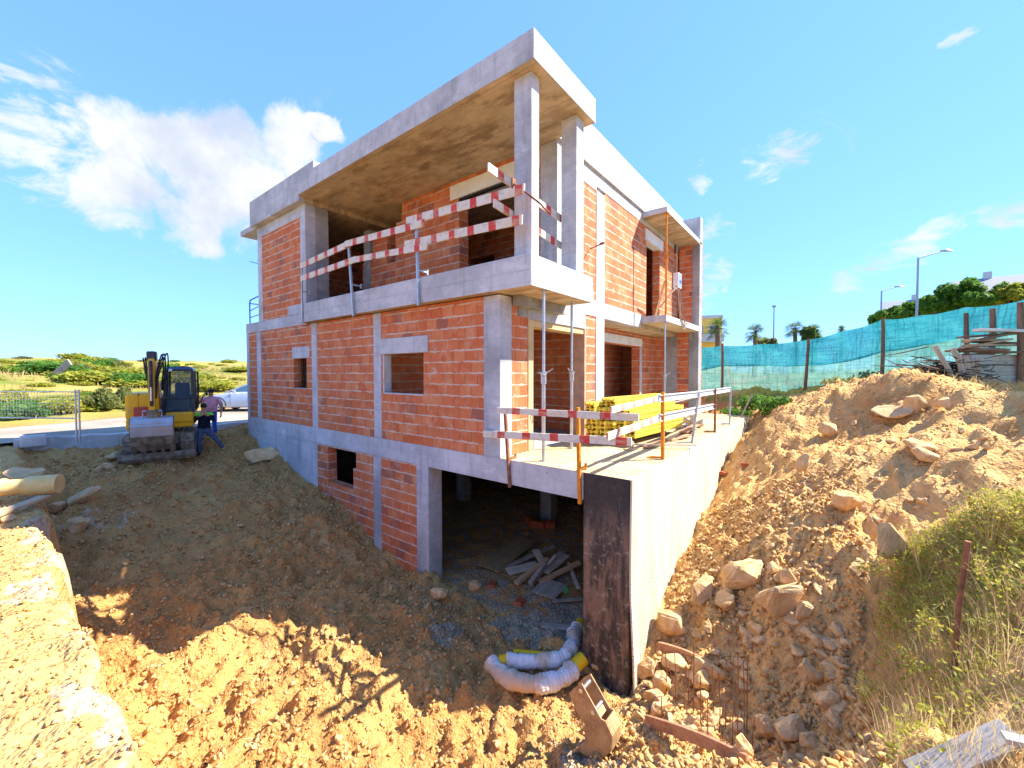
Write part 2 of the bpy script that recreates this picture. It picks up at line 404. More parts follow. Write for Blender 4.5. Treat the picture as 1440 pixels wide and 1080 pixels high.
# --- ground floor, right wall
xr=-1.13
hwall(0,xr-.29,xr-.012,(.32,.80),(0,gz)); hwall(0,xr-.29,xr-.012,(3.0,3.54),(0,gz))
hwall(0,xr-.29,xr-.012,(.80,3.0),(2.4,gz),[(.80,3.0,2.41,gz+.01)],mat=C,name='lintel') if False else None
hbox('lintel','concrete_grey',xr-.29,xr+.006,.50,.797,2.44,2.76); hbox('lintel',C,xr-.29,xr+.008,.80,3.0,2.42,2.765)
M['frame_wood']=m_wood('door_frame_wood',(.52,.36,.17),(.66,.49,.27),2)
hbox('door_frame','frame_wood',xr-.3,xr+.004,.815,.98,0,2.42); hbox('door_frame','frame_wood',xr-.3,xr-.02,.98,2.97,2.30,2.418)
M['plaster']=m_concrete('rough_plaster',(.50,.42,.28),(.66,.57,.42),warm=(.58,.45,.27),lines=False)
M['jamb']=plain('brick_jamb',(.52,.30,.20),.85,0,.15,5,.2)
hbox('door_jamb','jamb',xr-.292,xr+.002,2.975,3.06,0,2.418)
hbox('column',C,xr-.3,xr+.004,3.545,3.99,0,gz)
# recessed part
hwall(0,-2.2,-1.92,(3.99,10.08),(0,gz),[(4.9,8.45,-.01,2.33)])
hbox('roller_shutter_box','white_plastic',-2.2,-1.90,4.9,8.64,2.335,2.60)
hbox('door_jamb',C,-2.2,-1.905,8.452,8.64,0,2.333)
hwall(1,10.08,10.3,(-1.92,-.74),(0,2.88)); hbox('column','concrete_grey',-1.57,-1.15,10.065,10.3,0,2.88); hbox('column','concrete_grey',-.742,-.42,10.06,10.42,0,2.88)
# first-floor slab, beams
hbox('floor_slab','soffit',-11.9,-1.2,.302,10.3,gz+.003,3.0,bevel=0)
hbox('beam',C,xr-.25,xr+.006,1.86,6.43,gz,3.125)
hbox('beam',C,-1.9,-.41,10.09,10.41,2.885,3.068)
# --- balcony
sl=hbox('balcony_slab',C,-7.87,-.36,-.19,1.855,2.80,3.0,bevel=.006)
hbox('balcony_soffit','soffit',-7.86,-.37,-.18,1.845,2.772,2.802,bevel=0)
hbox('balcony_upstand',C,-7.87,-.36,-.19,-.03,3.001,3.255,bevel=.01); hbox('balcony_upstand',C,-.52,-.36,-.028,1.85,3.001,3.25,bevel=.01)
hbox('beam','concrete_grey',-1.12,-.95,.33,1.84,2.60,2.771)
hbox('balcony_fascia',C,-7.872,-.358,-.196,-.185,2.765,3.0,bevel=.003); hbox('balcony_fascia',C,-.366,-.352,-.185,1.852,2.765,3.0,bevel=.003)
hbox('column',C,-.81,-.47,-.025,.19,3.002,6.09,bevel=.012); hbox('column',C,-.76,-.44,1.34,1.62,3.002,6.09,bevel=.012)
# --- first floor left block
hwall(1,.012,T,(-10.70,-8.16),(3.06,5.66)); hbox('column',C,-11.02,-10.70,.003,.28,3.06,5.96); hbox('beam',C,-10.70,-8.16,.002,.25,5.66,5.96)
hbox('column',C,-8.16,-7.87,.0,.28,3.332,6.09)
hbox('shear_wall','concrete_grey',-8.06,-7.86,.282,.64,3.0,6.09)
hwall(0,-11.0,-10.76,(.28,10),(3.06,5.96))
# first floor back wall of balcony
yb=1.80
hs_=[(-6.80,-6.40,4.55,6.2),(-6.85,-6.12,5.62,5.85),(-6.8,-6.38,5.3,6.2),(-6.95,-6.1,5.83,6.2),(-7.6,-6.7,5.45,6.2),(-8.05,-7.5,4.75,6.2),(-3.9,-1.55,2.9,6.0)]
hwall(1,yb,yb+.32,(-8.05,-1.53),(3.0,6.086),hs_)
hbox('column','concrete_grey',-7.93,-7.62,yb-.03,yb+.3,3.0,5.7)
hbox('roller_shutter_box','white_plastic',-4.2,-1.55,yb-.015,yb+.3,5.66,6.0)
hbox('shutter_guide','black_hole',-4.0,-1.6,yb+.03,yb+.1,5.60,5.66,bevel=0)
hbox('column',C,-1.53,xr,yb,2.22,3.0,6.09)
# --- first floor right wall
hwall(0,xr-.25,xr-.012,(2.22,3.54),(3.127,5.67)); hbox('column',C,xr-.25,xr+.004,3.54,3.995,3.127,5.7)
hwall(0,xr-.25,xr-.012,(3.995,10.08),(3.12,5.78),[(6.86,8.08,3.0,5.70)])
hbox('roller_shutter_box','white_plastic',xr-.24,xr+.03,6.74,8.3,5.38,5.70)
hbox('beam',C,xr-.25,xr+.002,2.22,3.54,5.672,6.085); hbox('beam',C,xr-.25,xr+.003,3.54,10.08,5.782,6.085)
hwall(1,10.08,10.3,(-1.1,-.65),(3.07,5.93)); hbox('column','concrete_grey',-.652,-.41,10.068,10.4,3.07,5.93)
# small balcony + canopy on the right wall
hbox('small_balcony',C,xr+.003,-.41,6.43,10.06,2.88,3.065); hbox('small_balcony_soffit','plaster',xr+.01,-.42,6.44,10.055,2.872,2.881,bevel=0)
hbox('canopy',C,xr+.003,-.41,6.43,10.06,5.92,6.07); hbox('canopy_soffit','soffit',xr+.01,-.42,6.44,10.055,5.912,5.921,bevel=0)
# --- roof
hbox('canopy',C,-7.78,-.30,-.21,1.80,6.125,6.26,bevel=.004)
hbox('canopy_soffit','soffit',-7.77,-.31,-.20,1.79,6.09,6.126,bevel=0)
hbox('canopy_fascia',C,-7.785,-.295,-.215,-.05,6.261,6.53,bevel=.008); hbox('canopy_fascia',C,-.45,-.295,-.05,1.80,6.261,6.53,bevel=.008)
hbox('canopy_fascia',C,-7.785,-.295,-.217,-.2,6.084,6.262,bevel=.003); hbox('canopy_fascia',C,-.31,-.292,-.2,1.80,6.084,6.262,bevel=.003)
hbox('roof_slab','soffit',-10.8,xr-.02,1.81,10.4,6.091,6.3,bevel=0)
hbox('parapet',C,xr-.16,xr+.06,1.80,10.45,6.09,7.01,bevel=.012)
hbox('parapet',C,-.62,-.40,10.07,10.40,6.0,6.87,bevel=.012); hbox('parapet',C,-1.065,-.622,10.075,10.25,6.0,6.868,bevel=.012)
hbox('roof_slab','soffit',-1.07,-.43,10.09,10.38,5.93,5.998,bevel=0)
hbox('parapet',C,-11.05,-7.79,-.19,-.01,5.965,6.73,bevel=.01); hbox('parapet',C,-7.2,-7.0,-.008,4,6.53,6.74,bevel=.01)
hbox('parapet',C,-7.79,-7.0,-.188,-.01,6.531,6.735,bevel=.01)
hbox('roof_slab','soffit',-11.04,-7.8,-.008,10,5.965,6.2,bevel=0)
hbox('canopy',C,-12.25,-11.06,-.05,3,5.96,6.12,bevel=.008)
hwall(1,10.42,10.64,(-12.06,-.45),(-.3,6.09)); hwall(0,-12.055,-11.84,(.30,10.41),(0,2.74)); hwall(1,10.3,10.41,(-11,-1.2),(3.01,6.08))
# interior partitions (seen through the openings)
hwall(0,-5.4,-5.2,(.3,10),(0,2.74)); hwall(1,3.6,3.8,(-5.2,-1.45),(0,2.74)); hwall(1,4.4,4.6,(-10.6,-1.4),(3.0,6.08),[(-6,-5,2.9,5.1)])
hwall(0,-6.3,-6.1,(2.2,10),(3.0,6.08)); hwall(0,-2.9,-2.7,(4.7,10),(3.0,6.08))
hwall(1,1.7,1.9,(-11.8,-5.5),(0,2.74)); hwall(0,-3.4,-3.2,(3.9,10),(0,2.74))
# ------------------------------------------------------------------ sun, sky, exposure
SUN=Vector((.7,.7,1.0)).normalized()
ld=bpy.data.lights.new('sun','SUN'); ld.energy=SUN_E; ld.angle=R(.5); ld.color=(1,.93,.80)
lo=bpy.data.objects.new('sun',ld); COL.objects.link(lo); lo.rotation_euler=SUN.to_track_quat('Z','Y').to_euler()
w=bpy.data.worlds.new('World'); sc.world=w; w.use_nodes=True
t=w.node_tree; bg=t.nodes['Background']
class WN(NT):
    def __init__(s,tree): s.t=tree; s.n=tree.nodes
wn=WN(t)
sky=wn.node('ShaderNodeTexSky',sky_type='NISHITA',sun_disc=False); sky.sun_elevation=math.asin(SUN.z); sky.sun_rotation=math.atan2(SUN.x,SUN.y)
sky.altitude=50; sky.air_density=1.0; sky.dust_density=.05; sky.ozone_density=2.2
hsv=wn.node('ShaderNodeHueSaturation'); gm_=wn.node('ShaderNodeGamma'); wn.put(gm_.inputs[0],sky); gm_.inputs[1].default_value=SKY_G; wn.put(hsv.inputs['Color'],gm_); wn.put(hsv.inputs['Hue'],.5); wn.put(hsv.inputs['Saturation'],SKY_SAT); wn.put(hsv.inputs['Value'],1)
vec=wn.node('ShaderNodeTexCoord').outputs['Generated']
_nd=wn.node('ShaderNodeTexNoise'); wn.put(_nd.inputs['Vector'],vec); wn.put(_nd.inputs['Scale'],6.5); wn.put(_nd.inputs['Detail'],6); wn.put(_nd.inputs['Roughness'],.6)
_vm=wn.node('ShaderNodeVectorMath',operation='MULTIPLY_ADD'); wn.put(_vm.inputs[0],_nd.outputs['Color']); wn.put(_vm.inputs[1],(.17,.17,.17)); wn.put(_vm.inputs[2],(-.085,-.085,-.085))
_va=wn.node('ShaderNodeVectorMath',operation='ADD'); wn.put(_va.inputs[0],vec); wn.put(_va.inputs[1],_vm); _vn=wn.node('ShaderNodeVectorMath',operation='NORMALIZE'); wn.put(_vn.inputs[0],_va); vecd=_vn.outputs[0]
def blob(x,y,r,soft):
    d=ray(x,y); d=d/np.linalg.norm(d)
    n=wn.node('ShaderNodeVectorMath',operation='DOT_PRODUCT'); wn.put(n.inputs[0],vecd); wn.put(n.inputs[1],tuple(d))
    a=r/F_PX*(np.linalg.norm(ray(x,y))**-1)
    return wn.ramp(n.outputs['Value'],math.cos(a*(1+soft)),math.cos(a*.25))
big=[(165,185,32),(170,272,30),(205,205,40),(270,235,46),(340,222,42),(410,212,34),(475,188,14),(262,310,30),(300,275,42),(365,255,36),(440,220,24)]
wisp=[(20,150,62),(75,195,66),(20,215,50),(120,185,40),(1085,226,30),(1130,216,26),(1330,335,26),(1240,382,26),(1290,350,26),(1215,395,18),(1420,318,26),(1000,385,26),(978,255,14),(1330,58,16),(1000,330,20),(1000,430,20)]
def mx(lst,soft):
    o=None
    for b in lst:
        k=blob(*b,soft); o=k if o is None else wn.math('MAXIMUM',o,k)
    return o
dist=wn.noise(vec,5,5,.6)
n1=wn.noise(vec,7,8,.62,.6); n2=wn.noise(vec,16,7,.65,.4)
mb_=mx(big,1.0)
den=wn.math('ADD',wn.math('MULTIPLY',mb_,.95),wn.math('MULTIPLY',wn.math('SUBTRACT',n1,.5),2.3))
den=wn.math('MULTIPLY',wn.ramp(den,.36,1.02),.97)
mw=mx(wisp,.8)
vs=wn.node('ShaderNodeMapping'); wn.put(vs.inputs['Vector'],vec); wn.put(vs.inputs['Scale'],(1,1,2.6)); n3=wn.noise(vs.outputs[0],11,8,.65,.5)
dw=wn.math('ADD',wn.math('MULTIPLY',mw,.55),wn.math('MULTIPLY',wn.math('SUBTRACT',n3,.5),1.7)); dw=wn.math('MULTIPLY',wn.ramp(dw,.38,.8),.8)
dens=wn.math('MAXIMUM',den,dw)
shade=wn.ramp(wn.noise(vec,6,6,.6),.3,.7)
cl=wn.mix(shade,tuple(CLOUD*k for k in (.70,.78,.92)),tuple(CLOUD*k for k in (1.14,1.13,1.12)))
tint=wn.mix(1,hsv.outputs[0],SKY_T,'MULTIPLY')
colr=wn.mix(dens,tint,cl)
wn.put(bg.inputs['Color'],colr); bg.inputs['Strength'].default_value=SKY_S
sc.view_settings.view_transform='Standard'; sc.view_settings.look='None'; sc.view_settings.exposure=EXPO; sc.view_settings.gamma=1
try: sc.view_settings.use_curve_mapping=False
except Exception: pass
sc.cycles.max_bounces=6; sc.cycles.diffuse_bounces=4; sc.cycles.transparent_max_bounces=12
sc.cycles.use_denoising=True
# ------------------------------------------------------------------ terrain
def vnoise(x,y,seed=0):
    xi=np.floor(x).astype(np.int64); yi=np.floor(y).astype(np.int64); fx=x-xi; fy=y-yi
    fx=fx*fx*fx*(fx*(fx*6-15)+10); fy=fy*fy*fy*(fy*(fy*6-15)+10)
    def h(a,b):
        n=(a*374761393+b*668265263+seed*1442695041)&0xffffffff
        n=((n^(n>>13))*1274126177)&0xffffffff
        return ((n^(n>>16))&0xffff)/65535.
    return (h(xi,yi)*(1-fx)+h(xi+1,yi)*fx)*(1-fy)+(h(xi,yi+1)*(1-fx)+h(xi+1,yi+1)*fx)*fy-.5
def fbm(x,y,sc_,oct_=4,gain=.5,seed=0):
    s=0;a=1
    for o in range(oct_): s=s+a*vnoise(x*sc_+17*o,y*sc_-9*o,seed+o); sc_*=2.03; a*=gain
    return s
def sst(a,b,x):
    t=np.clip((x-a)/(b-a),0,1); return t*t*(3-2*t)
CP=[(-1,-1,-2.75),(-1,-3,-2.8),(.4,-1.2,-2.85),(.4,-3,-2.8),(-3,-.8,-2.72),(-2.9,0,-2.68),(-1,0,-2.78),(.6,-.3,-2.86),(-3.2,-4.2,-2.6),(-1,-4.4,-2.75),
(-4.7,0,-2.4),(-6,0,-1.87),(-7.46,0,-1.56),(-9.2,0,-1.27),(-10.7,0,-1.04),(-12.2,0,-.62),(-4.7,-2.2,-2.3),(-4.6,-4.3,-2.35),(-7.5,-2.5,-1.78),(-7.5,-4.4,-1.8),
(-10,-2.5,-1.25),(-10,-4.3,-1.15),(-12,-1.2,-1.03),(-12.7,-2.2,-1.03),(-12.7,-4.2,-.95),(-13.6,-.5,-.72),(-14.3,-2,-.8),(-14.2,2,-.55),(-14.3,6,-.5),(-13,4,-.55),
(1.2,.1,-2.86),(1.2,.24,-2.82),(1.2,1.06,-2.28),(1.2,2.64,-1.81),(1.2,5,-1.45),(1.2,7.7,-1.05),(1.2,10.2,-.17),(1.2,12.5,.25),(-1,15,.5),(-6,15,.2),(-12,12,-.2)]
for px,py,d in [(1250,524,9),(1060,600,10.5),(1140,565,10),(1340,547,9.3),(1300,600,7.6),(1200,640,7.3),(1260,770,5.9),(1180,715,6.3),(1050,810,6.2),(1100,860,5.5),(1120,700,7),(1150,950,4.9),(1060,950,5.3),
    (1000,1040,4.5),(1150,1070,4.1),(1215,900,4.6),(1240,1000,3.9),(1200,1075,3.6),(1320,725,5.3),(1440,690,4.6),(1440,900,3.1),(1440,1070,2.4),(1330,850,4.2),(1300,1060,2.8),(1440,600,6.6),(1390,650,6.1),(1250,600,8.3),(1190,590,9.2),
    (1360,532,11),(1440,545,9.6),(1240,530,14),(1128,553,16),(1015,550,18),(985,548,19.5),(1075,580,13),(1600,560,9),(1600,700,4.5),(1180,555,12.5),(1250,523,9.4)]:
    CP.append(tuple(D(px,py,d)))
for la,d,z in [(0,.3,-.3),(0,1.5,-.85),(0,2.5,-1.7),(0,3.5,-2.5),(1.2,1.6,-.75),(-1,1.2,-.8),(1.5,.2,-.2),(-.9,3.2,-2.5),(1,3.4,-2.2),(1.6,3.0,-1.7),(0,-2,-.2),(3,-1,0)]:
    p=CAM+_rt*la+np.array([-math.sin(YAW),math.cos(YAW),0])*d; CP.append((p[0],p[1],z))
CP=np.array(CP)
def _U(r2): return np.where(r2>1e-12,r2*np.log(r2+1e-12),0)
n_=len(CP); K=_U(((CP[:,None,:2]-CP[None,:,:2])**2).sum(-1))+np.eye(n_)*.12; Pm=np.c_[np.ones(n_),CP[:,:2]]
W_=np.linalg.solve(np.block([[K,Pm],[Pm.T,np.zeros((3,3))]]),np.r_[CP[:,2],0,0,0])
def tps(x,y):
    s=W_[n_]+W_[n_+1]*x+W_[n_+2]*y
    for i in range(n_): s=s+W_[i]*_U((x-CP[i,0])**2+(y-CP[i,1])**2)
    return s
def road_s(x,y): return (x+19.6)*-.94+(y+5)*-.335
def far(x,y):
    z=-.5+1.6*sst(-11,7,x+.15*(y-8))
    z=z+1.2*sst(14,60,y)*sst(-10,20,x)
    s=road_s(x,y); rise=.085*np.maximum(0,s-1)
    rise=np.where(rise>2.2,2.2+2.2*(1-np.exp(-(rise-2.2)/2.2)),rise)
    z=z+rise*(1+.0*s)+np.clip(s/25,0,1)*1.6*fbm(x,y,.055,3,.5,3)*(s>0)
    return z
BANK_X=1.3
def edge_y(x): return -4.76+.16*vnoise(x*.8,x*0+3.3,5)+.14*vnoise(x*3.7,x*0+1.1,6)+.08*vnoise(x*9,x*0+2.1,7)
def masks(x,y):
    bank=sst(BANK_X+1.0,BANK_X-.1,x)*sst(.16,-.12,y-edge_y(x))*sst(-15.5,-14.9,x)
    inside=((x>-12.03)&(x<1.02)&(y>.14)&(y<10.75)).astype(float)
    return bank,inside
def ground_z(x,y,fine=True):
    x=np.asarray(x,float); y=np.asarray(y,float)
    xc=np.clip(x,-15,9); yc=np.clip(y,-6.5,16)
    z=tps(xc,yc); f=far(x,y)
    w_=sst(-14.35,-14.65,x)
    w_=np.maximum(w_,sst(6.5,9,x)); w_=np.maximum(w_,sst(13,16,y)); w_=np.maximum(w_,sst(-5.5,-7.5,y)*sst(-1,-3,x))
    z=z*(1-w_)+f*w_
    bank,ins=masks(x,y)
    near=((x>-15)&(x<9)&(y>-8)&(y<16)).astype(float)
    if fine:
        a=np.clip((1-.0*x),0,1)
        lump=fbm(x,y,1.3,3,.5,21)*.20+fbm(x,y,4.2,3,.55,31)*.13
        rid=(.25-np.abs(fbm(x,y,7.5,2,.5,41)))*.08
        cl=np.maximum(0,fbm(x,y,8,2,.6,51))*.16
        gro=np.maximum(0,np.sin((x*.83+y*.55)*2*math.pi/.3+2*fbm(x,y,.7,2,.5,55)))*.06*sst(.02,.18,fbm(x,y,.55,2,.5,57))
        z=z-gro*near*(1-bank)*(1-ins)*(x<1)*(x>-14)
        rough=near*(1-.8*bank)*(1-ins)
        onroad=sst(-14.3,-14.7,x)
        z=z+(lump+rid+cl)*rough*(1-onroad)
    zb=-.60+(fbm(x,y,.8,3,.5,61)*.10+fbm(x,y,6,4,.6,71)*.05 if fine else 0)
    zb=zb+(fbm(x,y,11,3,.55,73)*.05*sst(.6,.1,edge_y(x)-y) if fine else 0)
    z=z*(1-bank)+zb*bank
    z=z*(1-ins)+(-2.76+(fbm(x,y,3,4,.5,81)*.06 if fine else 0))*ins
    return z
def lines(segs):
    o=[]
    for a,b,st in segs: o+=list(np.arange(a,b-1e-6,st))
    return o
gx=lines([(-15,-6,.085),(-6,4.2,.045),(4.2,9,.09)]); gy=lines([(-6.4,2.0,.045),(2.0,12,.085),(12,16,.2)])
def grow(a,lim,st0,k=1.13):
    o=[];st=st0
    while abs(a)<lim: a+=st; st*=k; o.append(a)
    return o
gx=[-v for v in grow(15,900,.12)][::-1]+gx+grow(9,900,.12); gy=[-v for v in grow(6.4,900,.12)][::-1]+gy+grow(16,900,.2)
GX,GY=np.meshgrid(np.array(gx),np.array(gy),indexing='ij')
GZ=ground_z(GX,GY)
nx,ny=GX.shape
vs=np.stack([GX,GY,GZ],-1).reshape(-1,3)
ii,jj=np.meshgrid(np.arange(nx-1),np.arange(ny-1),indexing='ij')
a=(ii*ny+jj).ravel(); fs=np.stack([a,a+ny,a+ny+1,a+1],-1)
def np_mesh(name,v,f,mats,smooth=False):
    me=bpy.data.meshes.new(name); k=f.shape[1]
    me.vertices.add(len(v)); me.vertices.foreach_set('co',np.ascontiguousarray(v,dtype=np.float32).ravel())
    me.loops.add(f.size); me.loops.foreach_set('vertex_index',np.ascontiguousarray(f,dtype=np.int32).ravel())
    me.polygons.add(len(f)); me.polygons.foreach_set('loop_start',np.arange(0,f.size,k,dtype=np.int32)); me.polygons.foreach_set('loop_total',np.full(len(f),k,dtype=np.int32))
    for m in mats: me.materials.append(m)
    me.update(calc_edges=True); me.validate()
    if smooth: me.polygons.foreach_set('use_smooth',[True]*len(f))
    return me
# ground cover masks: R lime white, G grass/scrub, B grey gravel, A sandy orange
x,y,z=vs.T
bank,ins=masks(x,y)
e=edge_y(x)-y
lime=np.clip(sst(.20,.03,np.abs(e-.13)+.26*fbm(x,y,2.1,4,.65,91))*(x<BANK_X)*(x>-9)*(y<-4.0)*(.35+1.0*np.maximum(0,fbm(x,y,2.2,3,.6,92)+.3)),0,1)
lime=np.maximum(lime,np.clip(sst(1.15,.4,np.hypot(x+8.3,y+4.15)/1.0+.9*fbm(x,y,1.9,3,.6,77)),0,1)*.5)
for px,py,d,r in [(590,880,0,.35),(110,700,0,.5),(880,1060,0,.45),(600,890,0,.2)]: pass
def spot(cx,cy,r,seed): return np.clip(sst(1.15,.5,np.hypot(x-cx,y-cy)/r+.8*fbm(x,y,1.7,3,.6,seed)),0,1)
grav=np.maximum.reduce([ins*.5,spot(-.3,.5,.95,101)*.95,spot(1.5,-1.5,.6,102)*.9,spot(-1.55,-.75,.28,103)])
sroad=road_s(x,y)
grass=np.clip(sst(.2,2.5,sroad),0,1)
veg=np.zeros_like(x)
bx,by=D(1400,850,3.6)[:2]
vegR=sst(.5,-.3,(x-2.95)*-.62+ (y+.9)*.35+.5*fbm(x,y,1.1,3,.6,111))*(x>2.4)*(y<3.2)*(y>-4.6)
veg=np.maximum(vegR,sst(7,9,y)*(x>4.5)*sst(5.2,6.6,x)*.5)
behind=sst(12.2,13.5,y+.25*x)*(x>-1)
g=np.maximum(np.maximum(grass,veg*.3),behind*.7)
g=np.where(np.hypot(x,y)>45,1,g)
sandy=np.clip(np.maximum(sst(.6,1.6,x)*sst(-3.2,-1.6,y+.4*z),bank*.8),0,1)
me=np_mesh('ground',vs,fs,[],True)
ca=me.color_attributes.new('cover','FLOAT_COLOR','POINT')
ca.data.foreach_set('color',np.stack([lime,g,grav,sandy],-1).astype(np.float32).ravel())
ground=bpy.data.objects.new('ground',me); COL.objects.link(ground); tag(ground,kind='structure')
def gz_at(x,y): return float(ground_z(np.array([x]),np.array([y]))[0])
def on_ground(px,py,d0=2.0,d1=40.):
    """where the survey line through a photo point meets the terrain"""
    ds=np.linspace(d0,d1,1500); P=CAM[None]+ray(px,py)[None]*ds[:,None]
    h=P[:,2]-ground_z(P[:,0],P[:,1]); k=np.argmax(h<0)
    return P[k],ds[k]
# dirt material
t=NT('excavated_earth'); c=t.coord()
at=t.node('ShaderNodeVertexColor',layer_name='cover'); ch=t.node('ShaderNodeSeparateColor'); t.put(ch.inputs[0],at.outputs['Color'])
Rm,Gm,Bm=ch.outputs; Am=at.outputs['Alpha']
n1=t.noise(c,.7,6,.6); n2=t.noise(c,5,6,.62); n3=t.noise(c,28,4,.6)
col=t.mix(t.ramp(n1,.35,.65),DIRT_A,DIRT_B)
col=t.mix(t.ramp(n2,.42,.7,0,.6),col,DIRT_C)
col=t.mix(t.math('MULTIPLY',Am,.75),col,t.mix(t.ramp(n2,.35,.65),SAND_A,SAND_B))
col=t.mix(t.ramp(n3,.5,.72,0,.5),col,DIRT_D)
big_=t.noise(c,.35,4,.6,.8); col=t.mix(t.ramp(big_,.5,.66,0,.55),col,DIRT_C); dust=t.noise(c,1.6,6,.7,.4); col=t.mix(t.ramp(dust,.56,.7,0,.6),col,(.58,.37,.16))
spk=t.vor(c,19); col=t.mix(t.math('MULTIPLY',t.ramp(spk,.08,.16,1,0),t.ramp(n2,.5,.6)),col,(.52,.44,.32))
# gravel
vg=t.node('ShaderNodeTexVoronoi'); t.put(vg.inputs['Vector'],c); t.put(vg.inputs['Scale'],38); gcol=t.mix(t.sep(vg.outputs['Color'])[0],(.20,.15,.10),(.42,.34,.24))
gm=t.ramp(t.math('ADD',Bm,t.math('MULTIPLY',t.math('SUBTRACT',n2,.5),1.2)),.45,.62)
col=t.mix(gm,col,gcol)
lm=t.ramp(t.math('ADD',Rm,t.math('MULTIPLY',t.math('SUBTRACT',n2,.5),1.5)),.42,.75)
col=t.mix(t.math('MULTIPLY',lm,.75),col,t.mix(n3,(.40,.29,.18),(.55,.46,.35)))
# grass and scrub floor far off
gf=t.noise(c,.12,6,.65); gf2=t.noise(c,.9,5,.65)
gc=t.mix(t.ramp(gf,.42,.58),(.40,.30,.085),(.17,.20,.035)); gc=t.mix(t.ramp(gf2,.45,.65,0,.7),gc,(.30,.24,.06)); gc=t.mix(t.ramp(t.noise(c,.35,5,.7),.60,.68,0,.85),gc,(.42,.27,.12))
gmk=t.ramp(t.math('ADD',Gm,t.math('MULTIPLY',t.math('SUBTRACT',gf2,.5),.7)),.35,.65)
col=t.mix(gmk,col,gc)
vb=t.vor(c,13); vb2=t.vor(c,31); rb_=t.math('SUBTRACT',1,t.math('MULTIPLY',lm,.35))
h=t.math('ADD',t.math('MULTIPLY',n2,1.0),t.math('MULTIPLY',n3,.45)); h=t.math('SUBTRACT',h,t.math('MULTIPLY',t.ramp(vb,0,.6),.55)); h=t.math('SUBTRACT',h,t.math('MULTIPLY',t.ramp(vb2,0,.6),.28))
h=t.math('ADD',h,t.math('MULTIPLY',t.math('MULTIPLY',gm,t.ramp(vg.outputs['Distance'],0,.5,1,0)),.4))
t.set(col,.95,t.bump(t.math('MULTIPLY',h,rb_),.8,.045),spec=.1)
ground.data.materials.append(t.mat)
# road beyond the low wall
t=NT('dusty_road'); c=t.coord(); n=t.noise(c,.5,6,.6); n2=t.noise(c,6,5,.6)
col=t.mix(t.ramp(n,.35,.65),(.25,.21,.165),(.36,.31,.24)); col=t.mix(t.ramp(n2,.5,.7,0,.4),col,(.42,.35,.26)); 
M['road']=t.set(col,.9,t.bump(t.noise(c,60,3),.3,.01))
mb=MB(); ys=np.linspace(-60,70,66); vsr=[]
for yv in ys:
    xf=-19.6-(.335/.94)*(yv+5)+.25*math.sin(yv*.9)+.15*math.sin(yv*2.3)
    for u in np.linspace(0,1,9): xv=-14.62*(1-u)+xf*u; vsr.append((xv,yv))
vz=ground_z(np.array([p[0] for p in vsr]),np.array([p[1] for p in vsr]),False)
vz=np.maximum(vz,-.5)+.02
mb.add([(p[0],p[1],zz) for p,zz in zip(vsr,vz)],[(i*9+k,i*9+k+1,i*9+k+10,i*9+k+9) for i in range(len(ys)-1) for k in range(8)])
tag(mb.build('road',M['road'],smooth=True,fixn=False),kind='structure')
for p in bpy.data.objects['road'].data.polygons:
    if p.normal.z<0: p.flip()
# ------------------------------------------------------------------ rocks
t=NT('sandstone'); c=t.coord(); oi=t.node('ShaderNodeObjectInfo').outputs['Random']
n=t.noise(c,4,6,.65); n2=t.noise(c,18,5,.6)
col=t.mix(t.ramp(n,.35,.65),(.52,.31,.13),(.70,.48,.25)); col=t.mix(t.ramp(n2,.5,.7,0,.5),col,(.36,.19,.075)); col=t.mix(t.math('MULTIPLY',oi,.35),col,(.60,.44,.25))
M['stone']=t.set(col,.9,t.bump(t.math('ADD',n,t.math('MULTIPLY',n2,.5)),.6,.03),spec=.15)
def rock_mesh(name,seed,npts=15,flat=.75,sub=True):
    r=random.Random(seed); bm=bmesh.new()
    ax=(1,r.uniform(.6,.95),r.uniform(.5,.8)*flat/.75)
    for _ in range(npts):
        v=Vector((r.gauss(0,1),r.gauss(0,1),r.gauss(0,1))).normalized()
        k=max(abs(v.x),abs(v.y),abs(v.z)); v=v*(.55+.45/k*.75)*r.uniform(.85,1.08)
        bm.verts.new((v.x*ax[0]*.5,v.y*ax[1]*.5,v.z*ax[2]*.5))
    o=bmesh.ops.convex_hull(bm,input=bm.verts[:])
    bmesh.ops.delete(bm,geom=[v for v in bm.verts if not v.link_faces],context='VERTS')
    bmesh.ops.dissolve_limit(bm,angle_limit=R(14),verts=bm.verts[:],edges=bm.edges[:])
    if sub:
        bmesh.ops.bevel(bm,geom=bm.edges[:],offset=.035,segments=1,affect='EDGES',profile=.6)
        bmesh.ops.triangulate(bm,faces=bm.faces[:])
        bmesh.ops.subdivide_edges(bm,edges=bm.edges[:],cuts=1,use_grid_fill=True)
        for v in bm.verts:
            p=v.co; v.co+=v.normal*.035*math.sin(p.x*13+seed)*math.sin(p.y*11+seed*2)*math.sin(p.z*15+1)
            v.co+=Vector((r.uniform(-1,1),r.uniform(-1,1),r.uniform(-1,1)))*.008
    bmesh.ops.recalc_face_normals(bm,faces=bm.faces[:])
    me=bpy.data.meshes.new(name); bm.to_mesh(me); bm.free(); me.materials.append(M['stone'])
    return me
RM=[rock_mesh('rock',100+i) for i in range(12)]
nrock=[0]
def rock(p,size,rot,label,group=None,var=None,scale=(1,1,1),sink=.22):
    me=RM[(nrock[0] if var is None else var)%12]; nrock[0]+=1
    o=bpy.data.objects.new('rock',me); COL.objects.link(o)
    o.scale=(size*scale[0],size*scale[1],size*scale[2]); o.rotation_euler=rot
    o.location=(p[0],p[1],gz_at(p[0],p[1])+size*scale[2]*(.34-sink)); return tag(o,label,'rock',group)
